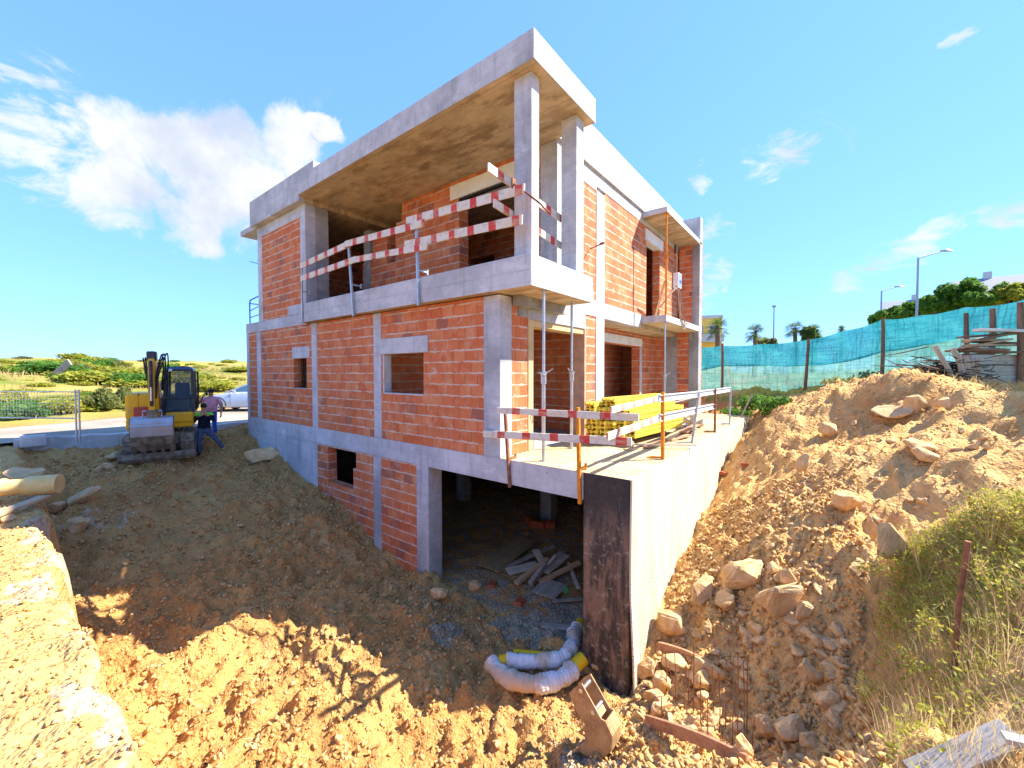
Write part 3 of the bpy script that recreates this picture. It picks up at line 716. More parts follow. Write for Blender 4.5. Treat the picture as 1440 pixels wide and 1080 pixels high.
def rock_px(px,py,wpx,label,hpx=None,var=None,tilt=0,yaw=None,sink=.1,group=None):
    p,d=on_ground(px,py+ (hpx or wpx*.7)*.25); s=wpx*d/F_PX
    k=(hpx or wpx*.7)/wpx
    return rock(p,s*1.2,(rng.uniform(-.15,.15),tilt,YAW+(yaw if yaw is not None else rng.uniform(-.4,.4))),label,group,var,(1,.9,max(.5,k*1.35)),sink)
BIG=[(1048,812,66,'largest pale boulder with a flat tilted face in the rubble by the white wall',52,0,-.35),
(1093,855,58,'tall cracked tan boulder leaning just right of the largest boulder',78,1,.4),
(1257,768,48,'upright pale block of stone at the top edge of the weeds',64,2,.1),
(1018,850,36,'angular stone in front of the largest boulder',30,3,0),(983,833,36,'blocky stone between the white wall and the largest boulder',42,4,.2),
(940,884,38,'smooth pale boulder resting against the foot of the white wall',42,5,.1),
(1190,713,42,'flat pale stone lying alone halfway up the slope',24,6,0),(1142,953,36,'rounded pale stone alone in the gully of pebbles',34,7,0),
(1111,1032,56,'pale reddish slab shaped stone at the bottom of the gully',38,8,.25),(1047,1056,26,'upright stone block at the foot of the gully beside the slab stone',44,9,0),
(1078,1028,36,'brown stone wedged left of the slab shaped stone in the gully',30,10,.3),(1165,608,26,'pointed stone on the left flank of the mound',26,11,.2),
(1132,656,20,'narrow upright stone on the slope above the white wall end',36,0,.5),(1252,586,58,'long flat slab of pale rock across the top of the mound',18,3,-.2),
(1287,572,30,'square pale rock right of the long slab on the mound',26,6,0),(1296,628,46,'broad flat rock just below the long slab on the mound',26,9,0),
(1300,643,34,'angular rock at the lower edge of the rock cluster on the mound',22,10,.2),(1322,572,26,'light rock on the crest right of the slab rocks',20,1,0),(1152,745,0,'',0,0,0),
(1199,803,34,'flat brown rock below the upright block on the slope',22,4,0),(1228,750,22,'small block wedged left of the upright pale block',40,7,0),
(1160,895,28,'',0,0,0),(1070,880,22,'',0,0,0),
(1112,820,30,'dark angled rock behind the tall cracked boulder',28,2,.4),(1128,868,24,'slanted rock on the right side of the tall cracked boulder',34,5,.5),
(985,962,26,'pale stone standing among the rebar rods nearest the white wall',30,8,0),(950,935,44,'brown stone above the curved plank by the white wall',24,11,.1),(1000,945,50,'wide stone wedged under the upper plank beside the rebar',34,2,0),
(905,940,30,'stone resting at the lower corner of the white wall',30,4,0),(930,965,26,'stone beside the first rebar rod at the wall foot',28,6,0),
(660,838,0,'',0,0,0),(617,838,26,'yellowish stone in front of the concrete column of the basement opening',22,5,0),(667,826,18,'yellow round stone right of the basement column',14,6,0),
(205,1055,0,'',0,0,0),(288,872,0,'',0,0,0),(820,905,0,'',0,0,0),(846,942,30,'brown stone behind the rusty bucket against the black wall end',26,8,.2),(870,958,22,'grey brown stone at the foot of the black wall end',18,9,0),(815,935,0,'',0,0,0)]
for px,py,w_,lab,hp_,var,ti in BIG:
    if w_ and lab: rock_px(px,py,w_,lab,hp_,var,ti)
# loose medium stones, two bands that nothing tells apart one by one
def scatter(n,poly,smin,smax,label,group,seed,pw=2.2):
    r=random.Random(seed); k=0; tries=0
    while k<n and tries<n*40:
        tries+=1
        px=r.uniform(min(p[0] for p in poly),max(p[0] for p in poly)); py=r.uniform(min(p[1] for p in poly),max(p[1] for p in poly))
        ins_=False
        for i in range(len(poly)):
            (xa,ya),(xb,yb_)=poly[i],poly[i-1]
            if (ya>py)!=(yb_>py) and px<(xb-xa)*(py-ya)/(yb_-ya)+xa: ins_=not ins_
        if not ins_: continue
        p,d=on_ground(px,py)
        if p[1]>.05 and -12.2<p[0]<1.25: continue
        s=smin+(smax-smin)*r.random()**(pw-.5)
        rock(p,s,(r.uniform(-.5,.5),r.uniform(-.5,.5),r.uniform(0,6.3)),label,group,None,(1,r.uniform(.7,1),r.uniform(.7,1.1)),r.uniform(.16,.38)); k+=1
scatter(150,[(925,870),(960,780),(1050,790),(1130,800),(1190,870),(1200,1000),(1150,1078),(1010,1078),(900,985)],.08,.34,'loose tan stone in the gully of rubble beside the white wall','rubble stones beside the white wall',3)
scatter(58,[(1000,760),(1040,650),(1160,590),(1260,560),(1400,620),(1320,700),(1230,800),(1130,800)],.08,.26,'loose pale stone on the sandy mound below the net fence','stones on the sandy mound',4)
scatter(40,[(140,850),(300,680),(440,700),(560,800),(680,850),(690,960),(880,1000),(760,1075),(230,1075)],.05,.15,'clod of brown earth or stone on the floor of the excavation','stones on the excavation floor',5)
scatter(20,[(380,690),(440,720),(560,830),(700,850),(640,890),(440,760)],.07,.17,'brown stone at the foot of the brick basement wall','stones at the foot of the brick wall',6)
# countless pebbles and clods: one object
def small_stones(name,n_list,seed):
    r=np.random.default_rng(seed); tm=[]
    for i in range(5):
        m=rock_mesh('tmp',300+i,11,sub=False); bm=bmesh.new(); bm.from_mesh(m); bmesh.ops.triangulate(bm,faces=bm.faces[:])
        bm.verts.ensure_lookup_table(); tm.append((np.array([v.co[:] for v in bm.verts]),np.array([[v.index for v in f.verts] for f in bm.faces]))); bm.free(); bpy.data.meshes.remove(m)
    V=[];Fc=[];b=0
    for n,(x0,x1,y0,y1),s0,s1,ok in n_list:
        xs=r.uniform(x0,x1,n); ys=r.uniform(y0,y1,n); keep=ok(xs,ys); xs=xs[keep]; ys=ys[keep]; zs=ground_z(xs,ys)
        for i in range(len(xs)):
            tv,tf=tm[i%5]; s=s0+(s1-s0)*r.random()**3
            q=r.normal(size=4); q/=np.linalg.norm(q); w,xx,yy,zz=q
            Rm_=np.array([[1-2*(yy*yy+zz*zz),2*(xx*yy-zz*w),2*(xx*zz+yy*w)],[2*(xx*yy+zz*w),1-2*(xx*xx+zz*zz),2*(yy*zz-xx*w)],[2*(xx*zz-yy*w),2*(yy*zz+xx*w),1-2*(xx*xx+yy*yy)]])
            V.append(tv@Rm_.T*s+np.array([xs[i],ys[i],zs[i]+s*.12])); Fc.append(tf+b); b+=len(tv)
    return np.concatenate(V),np.concatenate(Fc)
pit=lambda x,y:(y<edge_y(x)*0-.02)&(y>edge_y(x)+.1)|((x>1.22)&(y>-1))
outR=lambda x,y:(x>1.25)|(y<-.05)
t=NT('loose_clods'); c=t.coord(); vc=t.node('ShaderNodeTexVoronoi'); t.put(vc.inputs['Vector'],c); t.put(vc.inputs['Scale'],7)
n=t.noise(c,9,4); rr=t.sep(vc.outputs['Color'])
col=t.mix(rr[0],DIRT_B,(.50,.32,.15)); col=t.mix(t.ramp(rr[1],.8,.95,0,.7),col,(.58,.42,.22)); col=t.mix(t.ramp(n,.5,.7,0,.5),col,DIRT_C)
M['clods']=t.set(col,.95,t.bump(t.noise(c,60,3),.5,.01),spec=.1)
v,f=small_stones('pebbles',[(12000,(-6,1.1,-4.6,0),.015,.10,pit),(5000,(-13.5,-6,-4.6,0),.02,.13,pit),(11000,(1.25,3.6,-2.4,4),.02,.13,outR),(4200,(1.25,6.5,2,10),.015,.09,outR),(6500,(-9,1.0,-5.9,-4.8),.008,.055,lambda x,y:y<edge_y(x)-.02),(2200,(.4,2.6,-2.6,0),.015,.06,outR)],5)
pb=bpy.data.objects.new('pebbles',np_mesh('pebbles',v,f,[M['clods']])); COL.objects.link(pb); tag(pb,kind='stuff')
v,f=small_stones('gravel',[(5000,(-2.9,.4,-.9,5),.012,.05,lambda x,y:y>-2),(1600,(.6,2.2,-2.2,-.6),.01,.035,outR),(900,(-2.0,-1.1,-1.2,-.4),.01,.03,outR)],6)
t=NT('white_gravel'); c=t.coord(); vc=t.node('ShaderNodeTexVoronoi'); t.put(vc.inputs['Vector'],c); t.put(vc.inputs['Scale'],20)
M['gravel']=t.set(t.mix(t.sep(vc.outputs['Color'])[0],(.24,.185,.12),(.55,.46,.34)),.85)
pb=bpy.data.objects.new('gravel',np_mesh('gravel',v,f,[M['gravel']])); COL.objects.link(pb); tag(pb,kind='stuff')
# ------------------------------------------------------------------ guard rails: boards and posts
def m_stripes(name,axis,period,phase,frac=.32,red=(.56,.055,.045),white=(.66,.61,.53),fade=0.,edge=(.60,.47,.27)):
    t=NT(name); c=t.coord(); u=t.sep(c)[axis]
    jit=t.math('MULTIPLY',t.noise(t.coord('Object',(.8,.8,.8)),1.1,1),.09)
    fr=t.math('FRACT',t.math('DIVIDE',t.math('ADD',t.math('ADD',u,jit),phase+100*period),period))
    m=t.math('LESS_THAN',fr,frac)
    w=t.noise(t.coord('Object',(.9 if axis==0 else 9,.9 if axis==1 else 9,9)),1.5,5,.7)
    col=t.mix(t.math('MULTIPLY',m,1-fade),white,red)
    col=t.mix(t.ramp(w,.48,.66,0,.65),col,edge)
    g=t.noise(c,7,5,.7); col=t.mix(t.ramp(g,.5,.66,0,.5),col,(.40,.33,.26))
    return t.set(col,.7,t.bump(w,.2,.004))
M['stripeX']=m_stripes('warning_stripes',0,.46,.1); M['stripeX2']=m_stripes('warning_stripes_deck',0,.52,.16,.3)
M['stripeY']=m_stripes('warning_stripes_side',1,.46,.2); M['stripeYf']=m_stripes('faded_warning_stripes',1,.42,.1,.35,fade=.42,white=(.62,.57,.46))
def board(p0,p1,h,mat,label,group,th=.027):
    mb=MB().beam((Vector(p0)-Vector(p0)),(Vector(p1)-Vector(p0)),th,h)
    o=mb.build('guard_board',M[mat],bevel=.002); o.location=p0; return tag(o,label,'board',group)
G1='warning boards of the balcony rail'; G2='warning boards of the deck rail'
yb_=-.275
board((-7.56,yb_,4.19),(-5.15,yb_,4.315),.145,'stripeX','red and white board forming the upper rail left of the left slim balcony post',G1)
board((-5.36,yb_-.03,4.315),(-2.68,yb_-.03,4.18),.10 if False else .135,'stripeX','red and white board forming the upper rail between the two slim balcony posts',G1)
board((-3.22,yb_,4.34),(-.42,yb_,4.19),.15,'stripeX','red and white board forming the upper rail that reaches the balcony corner column',G1)
board((-7.56,yb_,3.865),(-4.98,yb_,3.925),.14,'stripeX','red and white lower rail board in front of the grey end wall of the balcony',G1)
board((-5.1,yb_-.03,3.915),(-2.60,yb_-.03,3.745),.125,'stripeX','red and white board forming the lower rail between the two slim balcony posts',G1)
board((-3.28,yb_,3.905),(-.46,yb_,3.745),.145,'stripeX','red and white board forming the lower rail that reaches the balcony corner column',G1)
board((-.86,-.60,4.52),(-.86,1.50,4.37),.135,'stripeY','upper striped board on the short side of the balcony, running behind the corner column',G1)
board((-.86,-.47,4.03),(-.86,1.50,3.86),.13,'stripeY','lower striped board on the short side of the balcony, running behind the corner column',G1)
board((-1.13,-.075,.815),(1.27,-.075,.855),.10,'stripeX2','upper red and white board across the front edge of the deck',G2)
board((-1.44,-.075,.395),(1.18,-.075,.53),.112,'stripeX2','lower red and white board across the front edge of the deck',G2)
board((1.04,-.42,.965),(1.02,1.56,1.02),.085,'stripeYf','upper faded striped board along the side of the deck by the yellow beams',G2)
board((1.04,-.52,.64),(1.02,1.50,.69),.10,'stripeYf','lower faded striped board along the side of the deck by the yellow beams',G2)
M['alu']=plain('pale_steel_beam',(.66,.67,.68),.5,.2,.08,4,.05,(.45,.42,.38),4,.4)
def hrail(p0,p1,label):
    d=Vector(p1)-Vector(p0); mb=MB(); z=Vector((0,0,0))
    mb.beam(z,d,.02,.11); 
    for s in (-.052,.052): mb.beam(Vector((0,0,s)),d+Vector((0,0,s)),.07,.014)
    o=mb.build('guard_rail',M['alu']); o.location=p0; return tag(o,label,'rail','pale steel rails along the deck side')
hrail((1.04,1.42,1.02),(1.03,3.95,.985),'upper pale steel rail nearest the yellow beam stack'); hrail((1.03,3.80,.99),(1.03,7.45,.97),'upper pale steel rail at the far end of the deck')
hrail((1.04,1.45,.70),(1.03,3.55,.66),'lower pale steel rail nearest the yellow beam stack'); hrail((1.03,3.45,.665),(1.03,5.45,.63),'lower pale steel rail at the far end of the deck')
def post(p0,p1,mat,label,group,w=.04,clamp=True,foot=None):
    r=thing('guard_post',label,'post',p0,0,group); r['_wl']=tuple(p0)
    p0=Vector(p0);p1=Vector(p1)
    MB().beam(p0,p1,w,w,up=(0,1,0)).build('tube',M[mat],r,bevel=.003)
    if clamp:
        mb=MB(); d=(p1-p0)
        for k,s in clamp: 
            q=p0+d*k; mb.beam(q,q+Vector((0,s,0)),.025,.03); mb.beam(q+Vector((0,s,-.05)),q+Vector((0,s,.05)),.03,.03,up=(1,0,0))
        mb.build('clamp',M[mat],r)
    if foot:
        q=Vector(foot); mb=MB().beam(p0+Vector((0,0,.03)),q,.03,.03); mb.box(q.x-.05,q.x+.05,q.y-.05,q.y+.05,q.z-.02,q.z); mb.build('foot_bracket',M[mat],r)
    return r
GP='posts of the balcony rail'
post((-7.62,-.225,2.79),(-7.575,-.235,4.33),'steel','slim post at the left end of the balcony rail',GP,.035,[(.5,.2)])
post((-5.16,-.245,2.70),(-5.33,-.245,4.40),'steel','slim leaning steel post left of the middle of the balcony',GP,.045,[(.42,.24),(.06,.2)])
post((-2.92,-.245,2.71),(-2.97,-.245,4.38),'steel','slim upright steel post right of the middle of the balcony',GP,.045,[(.40,.24),(.06,.2)])
GQ='posts of the deck rail'
post((-.90,-.03,-.445),(-.985,-.05,.86),'rust','rusty red post clamped to the front edge of the deck at the left',GQ,.045,[(.06,.2),(.36,.2)])
post((.395,-.03,-.46),(.365,-.05,.94),'orange_steel','orange post clamped to the front edge of the deck next to the black wall end',GQ,.05,[(.36,.2)])
post((1.06,1.58,.0),(1.06,1.55,1.12),'orange_steel','orange post on the side of the deck where the striped boards meet the pale rails',GQ,.05,None,(.86,1.58,.02))
post((1.07,3.35,.02),(1.07,3.86,1.0),'steel','leaning grey post on the side of the deck with a bent foot',GQ,.04,None,(.80,3.2,.02))
post((1.07,5.42,.0),(1.07,5.42,1.06),'rust','brown post at the end of the lower pale rail on the deck',GQ,.045,None,(.88,5.42,.02))
post((1.07,7.25,.0),(1.07,7.36,.97),'steel','grey post at the far end of the upper pale rail on the deck',GQ,.04,None,(.88,7.25,.02))
r=MB().beam((0,0,0),(.28,.25,.75),.06,.025).build('leaning_batten',m_wood('grey_batten',(.42,.34,.25),(.58,.49,.37),2)); r.location=(1.0,9.5,.0)
tag(r,'wooden batten leaning outwards at the far corner of the deck','batten')
# steel bracket around the balcony corner column
mb=MB(); mb.tube([(-.64,-.27,4.33),(-.50,-.27,4.21),(-.34,-.27,4.08),(-.12,-.27,3.88),(-.10,-.25,3.84),(-.13,-.05,3.84)],.014,8); mb.tube([(-.40,-.27,4.13),(-.40,-.03,4.10)],.014,8); mb.beam((-.64,-.30,4.33),(-.64,-.22,4.33),.03,.16)
tag(mb.build('column_clamp',M['rust'],org=(-.4,-.2,4.1)),'rusty bent steel clamp holding the rail boards at the balcony corner column','clamp')
# steel props
def prop(x,y,z0,z1,label,mat='steel',zc=None,rz=0):
    r=thing('shoring_prop',label,'prop',(x,y,z0),0,'steel shoring props under the balconies'); r['_wl']=(x,y,z0)
    zc=zc or z0+(z1-z0)*.48
    MB().cyl((x,y,z0+.008),(x,y,zc),.030,n=14).build('outer_tube',M[mat],r,smooth=True)
    MB().cyl((x,y,zc),(x,y,z1-.008),.024,n=14).build('inner_tube',M[mat],r,smooth=True)
    MB().box(x-.06,x+.06,y-.06,y+.06,z0,z0+.008).build('base_plate',M[mat],r); MB().box(x-.06,x+.06,y-.06,y+.06,z1-.008,z1).build('head_plate',M[mat],r)
    mb=MB().cyl((x,y,zc-.16),(x,y,zc+.02),.044,n=14); c_,s_=math.cos(rz),math.sin(rz)
    mb.cyl((x,y,zc-.02),(x,y,zc+.03),.052,n=14); mb.build('collar_nut',M[mat],r,smooth=True)
    mb=MB().tube([(x-.10*c_,y-.10*s_,zc+.02),(x,y-.05,zc+.02),(x+.07*c_,y+.07*s_,zc+.03),(x+.15*c_,y+.15*s_,zc+.085)],.009,8); mb.tube([(x+.05,y-.03,zc-.14),(x+.06,y-.06,zc-.02),(x+.03,y-.06,zc+.0)],.007,6); mb.build('pin_handle',M[mat],r,smooth=True)
    return r
prop(-.43,.26,.0,2.771,'left galvanised prop standing in front of the door opening on the deck',zc=1.42,rz=.5)
prop(-.62,1.50,.0,2.771,'right galvanised prop standing in front of the door opening on the deck',zc=1.44,rz=2.6)
prop(-.47,6.52,.0,2.871,'galvanised prop under the corner of the small side balcony',zc=1.35)
prop(-.46,6.55,3.066,5.912,'tall orange prop standing on the small side balcony',mat='orange_steel',zc=4.72)
# diagonal wooden brace on the small balcony
r=MB().beam((0,0,0),(-.55,.75,-1.0),.06,.03).build('diagonal_brace',M['frame_wood']); r.location=(-.55,6.75,4.1)
tag(r,'wooden plank leaning diagonally into the upper side opening','plank')
# ------------------------------------------------------------------ yellow formwork beams
t=NT('yellow_beam'); c=t.coord(); n=t.noise(t.coord('Object',(6,.6,6)),2,5,.65); oi=t.node('ShaderNodeObjectInfo').outputs['Random']
col=t.mix(t.ramp(n,.4,.65),(.74,.54,.06),(.62,.41,.035)); col=t.mix(t.math('MULTIPLY',oi,.4),col,(.80,.64,.12)); g=t.noise(c,5,5,.7); col=t.mix(t.ramp(g,.56,.7,0,.5),col,(.42,.34,.16))
M['ybeam']=t.set(col,.6,t.bump(n,.15,.005))
def hprofile(L):
    mb=MB(); w,h,ft,wt=.125,.078,.030,.024
    mb.box(-w/2,-w/2+ft,0,L,0,h); mb.box(w/2-ft,w/2,0,L,0,h); mb.box(-w/2+ft,w/2-ft,.0,L,h/2-wt/2,h/2+wt/2)
    return mb
k=0; bm0=None
rb=random.Random(5)
cols=[(-.585,8,2.10),(-.440,8,2.02),(-.295,9,2.16),(-.15,9,2.25),(-.005,7,2.4),(.14,6,2.55)]
WR=['bottom','second','third','fourth','fifth','sixth','seventh','eighth','ninth']
CN=['first','second','third','fourth','fifth','sixth']
zb0=.14
for ci,(x,nrow,y0) in enumerate(cols):
    for j in range(nrow):
        yy=y0+rb.uniform(-.05,.05)+(-.10 if (ci==0 and j in(5,)) else 0)
        if bm0 is None:
            o=hprofile(2.45).build('formwork_girder',M['ybeam'],org=(0,0,0)); bm0=o
        else: o=bm0.copy(); COL.objects.link(o)
        o.location=(x+rb.uniform(-.012,.012)+(-.06 if (ci==0 and j in(4,5)) else 0),yy,zb0+j*.0905); o.rotation_euler=(0,0,rb.uniform(-.012,.012)-.10)
        tag(o,f'yellow timber beam, {WR[j]} layer up in the {CN[ci]} column counted from the door','beam','yellow formwork beams stacked on the deck')
M['plank']=m_wood('old_plank',(.40,.27,.15),(.58,.42,.25),1); M['plank_grey']=m_wood('grey_plank',(.28,.24,.19),(.44,.38,.31),1); M['plank_red']=m_wood('reddish_plank',(.34,.16,.09),(.50,.27,.15),1)
M['plank_pale']=m_wood('pale_plank',(.58,.48,.34),(.72,.63,.49),1)
def plank(p,L,w,th,yaw,label,mat='plank',group=None,pitch=0,roll=0,name='plank'):
    o=MB().box(-w/2,w/2,-L/2,L/2,0,th).build(name,M[mat],bevel=.003); o.location=p; o.rotation_euler=Euler((pitch,roll,yaw),'XYZ'); return tag(o,label,'plank',group)
for k_,(x,y) in enumerate(((-.22,2.3),(-.2,4.2))): plank((x,y,0.0),1.0,.10,.13,1.57-.1,('near' if k_==0 else 'far')+' timber bearer under the yellow beam stack','plank')
GD='loose planks lying on the deck'
for p,L,w,y_,lab,mt in [((.55,2.7,.005),1.6,.14,-.35,'brown plank lying on the deck right of the yellow beam stack','plank'),((.62,3.3,.035),2.0,.16,-.15,'reddish plank lying along the deck edge past the orange post','plank_red'),
    ((.50,4.4,.07),2.4,.18,.12,'wide brown plank lying on the far part of the deck','plank'),((.72,2.55,.06),1.3,.05,-1.0,'thin pale batten lying across the deck by the leaning post','plank_pale'),((.3,5.6,.10),1.8,.15,.5,'weathered plank lying crosswise at the far end of the deck','plank_grey'),((.62,5.0,.10),1.5,.17,.05,'plank with reddish top in the far deck pile','plank_red')]:
    plank(p,L,w,.028,y_,lab,mt,GD,pitch=.008)
plank((-.05,6.2,.62),1.7,.09,.03,-.9,'pale stick poking out of the rubble heap on the deck','plank_pale',None,.25)
# rubble heap on deck against the house
mb=MB(); r_=random.Random(3)
for i in range(26):
    s=r_.uniform(.06,.2); c_=(r_.gauss(-.1,.3),r_.gauss(6.4,.5),abs(r_.gauss(.12,.14))); Mx=Matrix.Translation(c_)@Euler((r_.uniform(0,3),r_.uniform(0,3),r_.uniform(0,3))).to_matrix().to_4x4(); mb.box(-s/2,s/2,-s*.9,s*.9,-s*.25,s*.25,M=Mx)
tag(mb.build('rubble_heap',M['plaster'],bevel=.004),kind='stuff')
# boards leaning inside the ground floor opening
plank((-2.35,6.6,.0),.30,.9,.03,0,'pale board leaning inside the dark ground floor opening','plank_grey',None,0,-1.3,'leaning_board')
# hollow brick standing in the balcony doorway
M['brickobj']=plain('red_clay',(.42,.10,.04),.85,0,.25,9,.3)
o=MB(); o.box(-.15,.15,-.035,.035,0,.32)
for i in range(4):
    for j in range(5): o.box(-.128+i*.068,-.128+i*.068+.05,-.041,-.034,.02+j*.06,.02+j*.06+.045,1)
o=o.build('hollow_brick',[M['brickobj'],M['rust']],org=(0,0,0)); o.location=(-7.55,1.0,3.0); tag(o,'red hollow brick standing on end in the left balcony doorway','brick')
# ------------------------------------------------------------------ cellar opening: timber heap, panel, bricks
fz=lambda x,y:gz_at(x,y)
GC='timber offcuts heaped in the basement opening'
def cellar(px,py,L,w,th,yaw,label,mat,pitch=0,dz=0,roll=0,name='plank'):
    p=onz(px,py,-2.72); return plank((p[0],p[1],-2.73+dz),L,w,th,yaw,label,mat,GC,pitch,roll,name)
def onz(px,py,z): d=ray(px,py); return CAM+d*((z-CAM[2])/d[2])
p=onz(716,779,-2.7); o=MB().box(-.28,.28,-.85,.85,0,.021).build('plywood_panel',m_wood('plywood',(.25,.17,.08),(.34,.24,.12),1),bevel=.002); o.location=(p[0],p[1],-2.67); o.rotation_euler=(.02,.03,.12); tag(o,'brown plywood panel lying flat on the basement floor','panel')
cellar(741,789,1.5,.10,.04,-.35,'longest thin batten rising out of the basement timber heap','plank_grey',.12,.06)
cellar(735,800,.7,.28,.02,-.55,'pale broken board left of the basement timber heap','plank_pale',.05,.02)
cellar(749,812,.95,.10,.06,-.15,'dark beam offcut leaning over the heap beside the pale broken board','plank',.2,.12)
cellar(757,815,.6,.09,.08,.05,'short square offcut standing out at the front of the basement heap','plank_grey',.3,.10)
cellar(767,808,.8,.06,.03,.0,'narrow slat in the middle of the basement heap','plank_pale',.3,.14)
cellar(779,803,.75,.30,.025,-.1,'wide dark board on the top right of the basement heap','plank_grey',.15,.18)
cellar(773,828,.55,.5,.02,.1,'flat grey board at the front edge of the basement heap','plank_grey',.02,.01)
cellar(788,812,1.0,.11,.05,-.45,'thick brown plank on the right flank of the basement heap','plank',.2,.10)
cellar(806,812,.9,.07,.03,.75,'thin stick lying to the right of the basement heap by the black wall end','plank_pale',.1,.05)
cellar(798,845,.55,.07,.03,-.8,'short stick in front of the basement heap','plank_grey',.02,.01)
cellar(758,795,.5,.14,.03,.9,'short crossing board on top of the basement heap','plank_pale',.1,.2)
plank(tuple(onz(793,885,-2.76))[:2]+(-2.74,),.75,.12,.03,-1.1,'grey plank on the gravel behind the wrapped pipes','plank_grey')
p=onz(795,834,-2.6); o=MB().box(-.035,.035,-.012,.012,0,.14).cyl((0,-.014,.07),(0,.014,.07),.012,n=8).build('green_block',plain('green_plastic',(.05,.33,.09),.5),org=(0,0,0)); o.location=p; o.rotation_euler=(.3,.2,.3); tag(o,'small green plastic block on the basement timber heap','block')
for px,py,lab in ((692,824,'red brick fragment on the gravel left of the basement heap'),(731,849,'flat red tile fragment on the gravel in front of the basement heap'),(1046,655,'red hollow brick lying against the far end of the white wall'),(1018,668,'red brick half buried beside the white wall')):
    p,d=on_ground(px,py); o=MB().box(-.11,.11,-.07,.07,0,.07).box(-.08,.08,-.072,.072,.018,.028).build('brick_fragment',M['brickobj'],bevel=.004); o.location=(p[0],p[1],gz_at(p[0],p[1])-.01); o.rotation_euler=(.1,.12,rng.uniform(0,3)); tag(o,lab,'brick')
# bricks round the foot of the inner column
mb=MB()
for i,(dx,dy) in enumerate(((-.25,-.2),(.05,-.26),(.3,-.12),(-.1,-.3))): 
    o=MB().box(-.14,.14,-.09,.09,0,.18).box(-.11,.11,-.092,.092,.05,.06).build('loose_brick',M['brickobj'],bevel=.003); o.location=(-2.98+dx,4.2+dy-.1,-2.76); o.rotation_euler=(0,0,.3*i); tag(o,'red brick lying at the foot of the inner basement column','brick','bricks at the inner basement column')
# ------------------------------------------------------------------ wrapped drain pipes
t=NT('wrapped_fleece'); c=t.coord(); n=t.noise(c,7,6,.65,.8); z=t.sep(c)[2]
m=t.ramp(t.noise(c,2.4,4,.6),.42,.6)
col=t.mix(m,(.74,.72,.72),(.56,.42,.30)); col=t.mix(t.ramp(n,.55,.7,0,.5),col,(.40,.28,.19))
M['fleece']=t.set(col,.75,t.bump(t.math('ADD',n,t.math('MULTIPLY',t.noise(t.coord('Object',(3,3,14)),2,3),1.0)),.6,.03))
M['ypipe']=plain('yellow_corrugated_pipe',(.74,.47,.01),.45,0,.12,7,.05,(.5,.33,.1),4,.4)
def zat(px,py,h): 
    p,d=on_ground(px,py); return p
def corr(mb,p0,p1,r):
    p0=Vector(p0);p1=Vector(p1); n=max(6,int((p1-p0).length/.012)); pts=[p0.lerp(p1,i/n) for i in range(n+1)]; mb.tube(pts,[r*(1 if i%2 else .94) for i in range(n+1)],20)
    return mb
def path_at(pts,z):
    o=[]
    for px,py in pts: q=onz(px,py,z); o.append(Vector(q))
    return o
def smooth_path(pts,n=8):
    o=[]
    for i in range(len(pts)-1):
        p0=pts[max(i-1,0)];p1=pts[i];p2=pts[i+1];p3=pts[min(i+2,len(pts)-1)]
        for k in range(n):
            u=k/n; o.append(.5*((2*p1)+(p2-p0)*u+(2*p0-5*p1+4*p2-p3)*u*u+(3*p1-p0-3*p2+p3)*u**3))
    return o+[pts[-1]]
def wrapped(name,label,pts,z,rad,ends,seed):
    P=path_at(pts,z); r=thing(name,label,'pipe',P[0],0); r['_wl']=tuple(P[0]); sp=smooth_path(P,22)
    rr=random.Random(seed); mb=MB(); mb.tube(sp,[rad*(1+.035*math.sin(i*1.9)+.09*math.sin(i*.23+seed)+.05*math.sin(i*.57)+rr.uniform(-.035,.03)) for i in range(len(sp))],20)
    o=mb.build('fleece_sleeve',M['fleece'],r,smooth=True)
    for a,b,rd in ends: corr(MB(),a(P),b(P),rd).build('corrugated_pipe',M['ypipe'],r,smooth=True)
    return r
zp=-2.72
wrapped('drain_pipe','white wrapped drain pipe bent upwards against the black wall end, with yellow ends',[(712,930),(760,930),(792,924),(806,905),(806,893),(812,884)],zp,.105,
    [(lambda P:P[-1]-(P[-1]-P[-2])*.3,lambda P:P[-1]+(P[-1]-P[-2]).normalized()*.16,.09),(lambda P:P[0]+Vector((.02,.02,.02)),lambda P:P[0]-(P[1]-P[0]).normalized()*.10,.085)],1)
wrapped('drain_pipe','dirty wrapped drain pipe with one yellow end, curving in front of the white one',[(690,934),(715,954),(755,962),(790,954),(806,940)],zp-.02,.115,
    [(lambda P:P[-1]-(P[-1]-P[-2])*.3,lambda P:P[-1]+Vector((.08,.16,.10)),.095)],2)
P=path_at([(722,916),(786,922)],zp+.02); o=corr(MB(),P[0],P[1],.035).build('drain_pipe',M['ypipe'],org=P[0],smooth=True); tag(o,'thin bare yellow pipe lying behind the wrapped drain pipes','pipe')
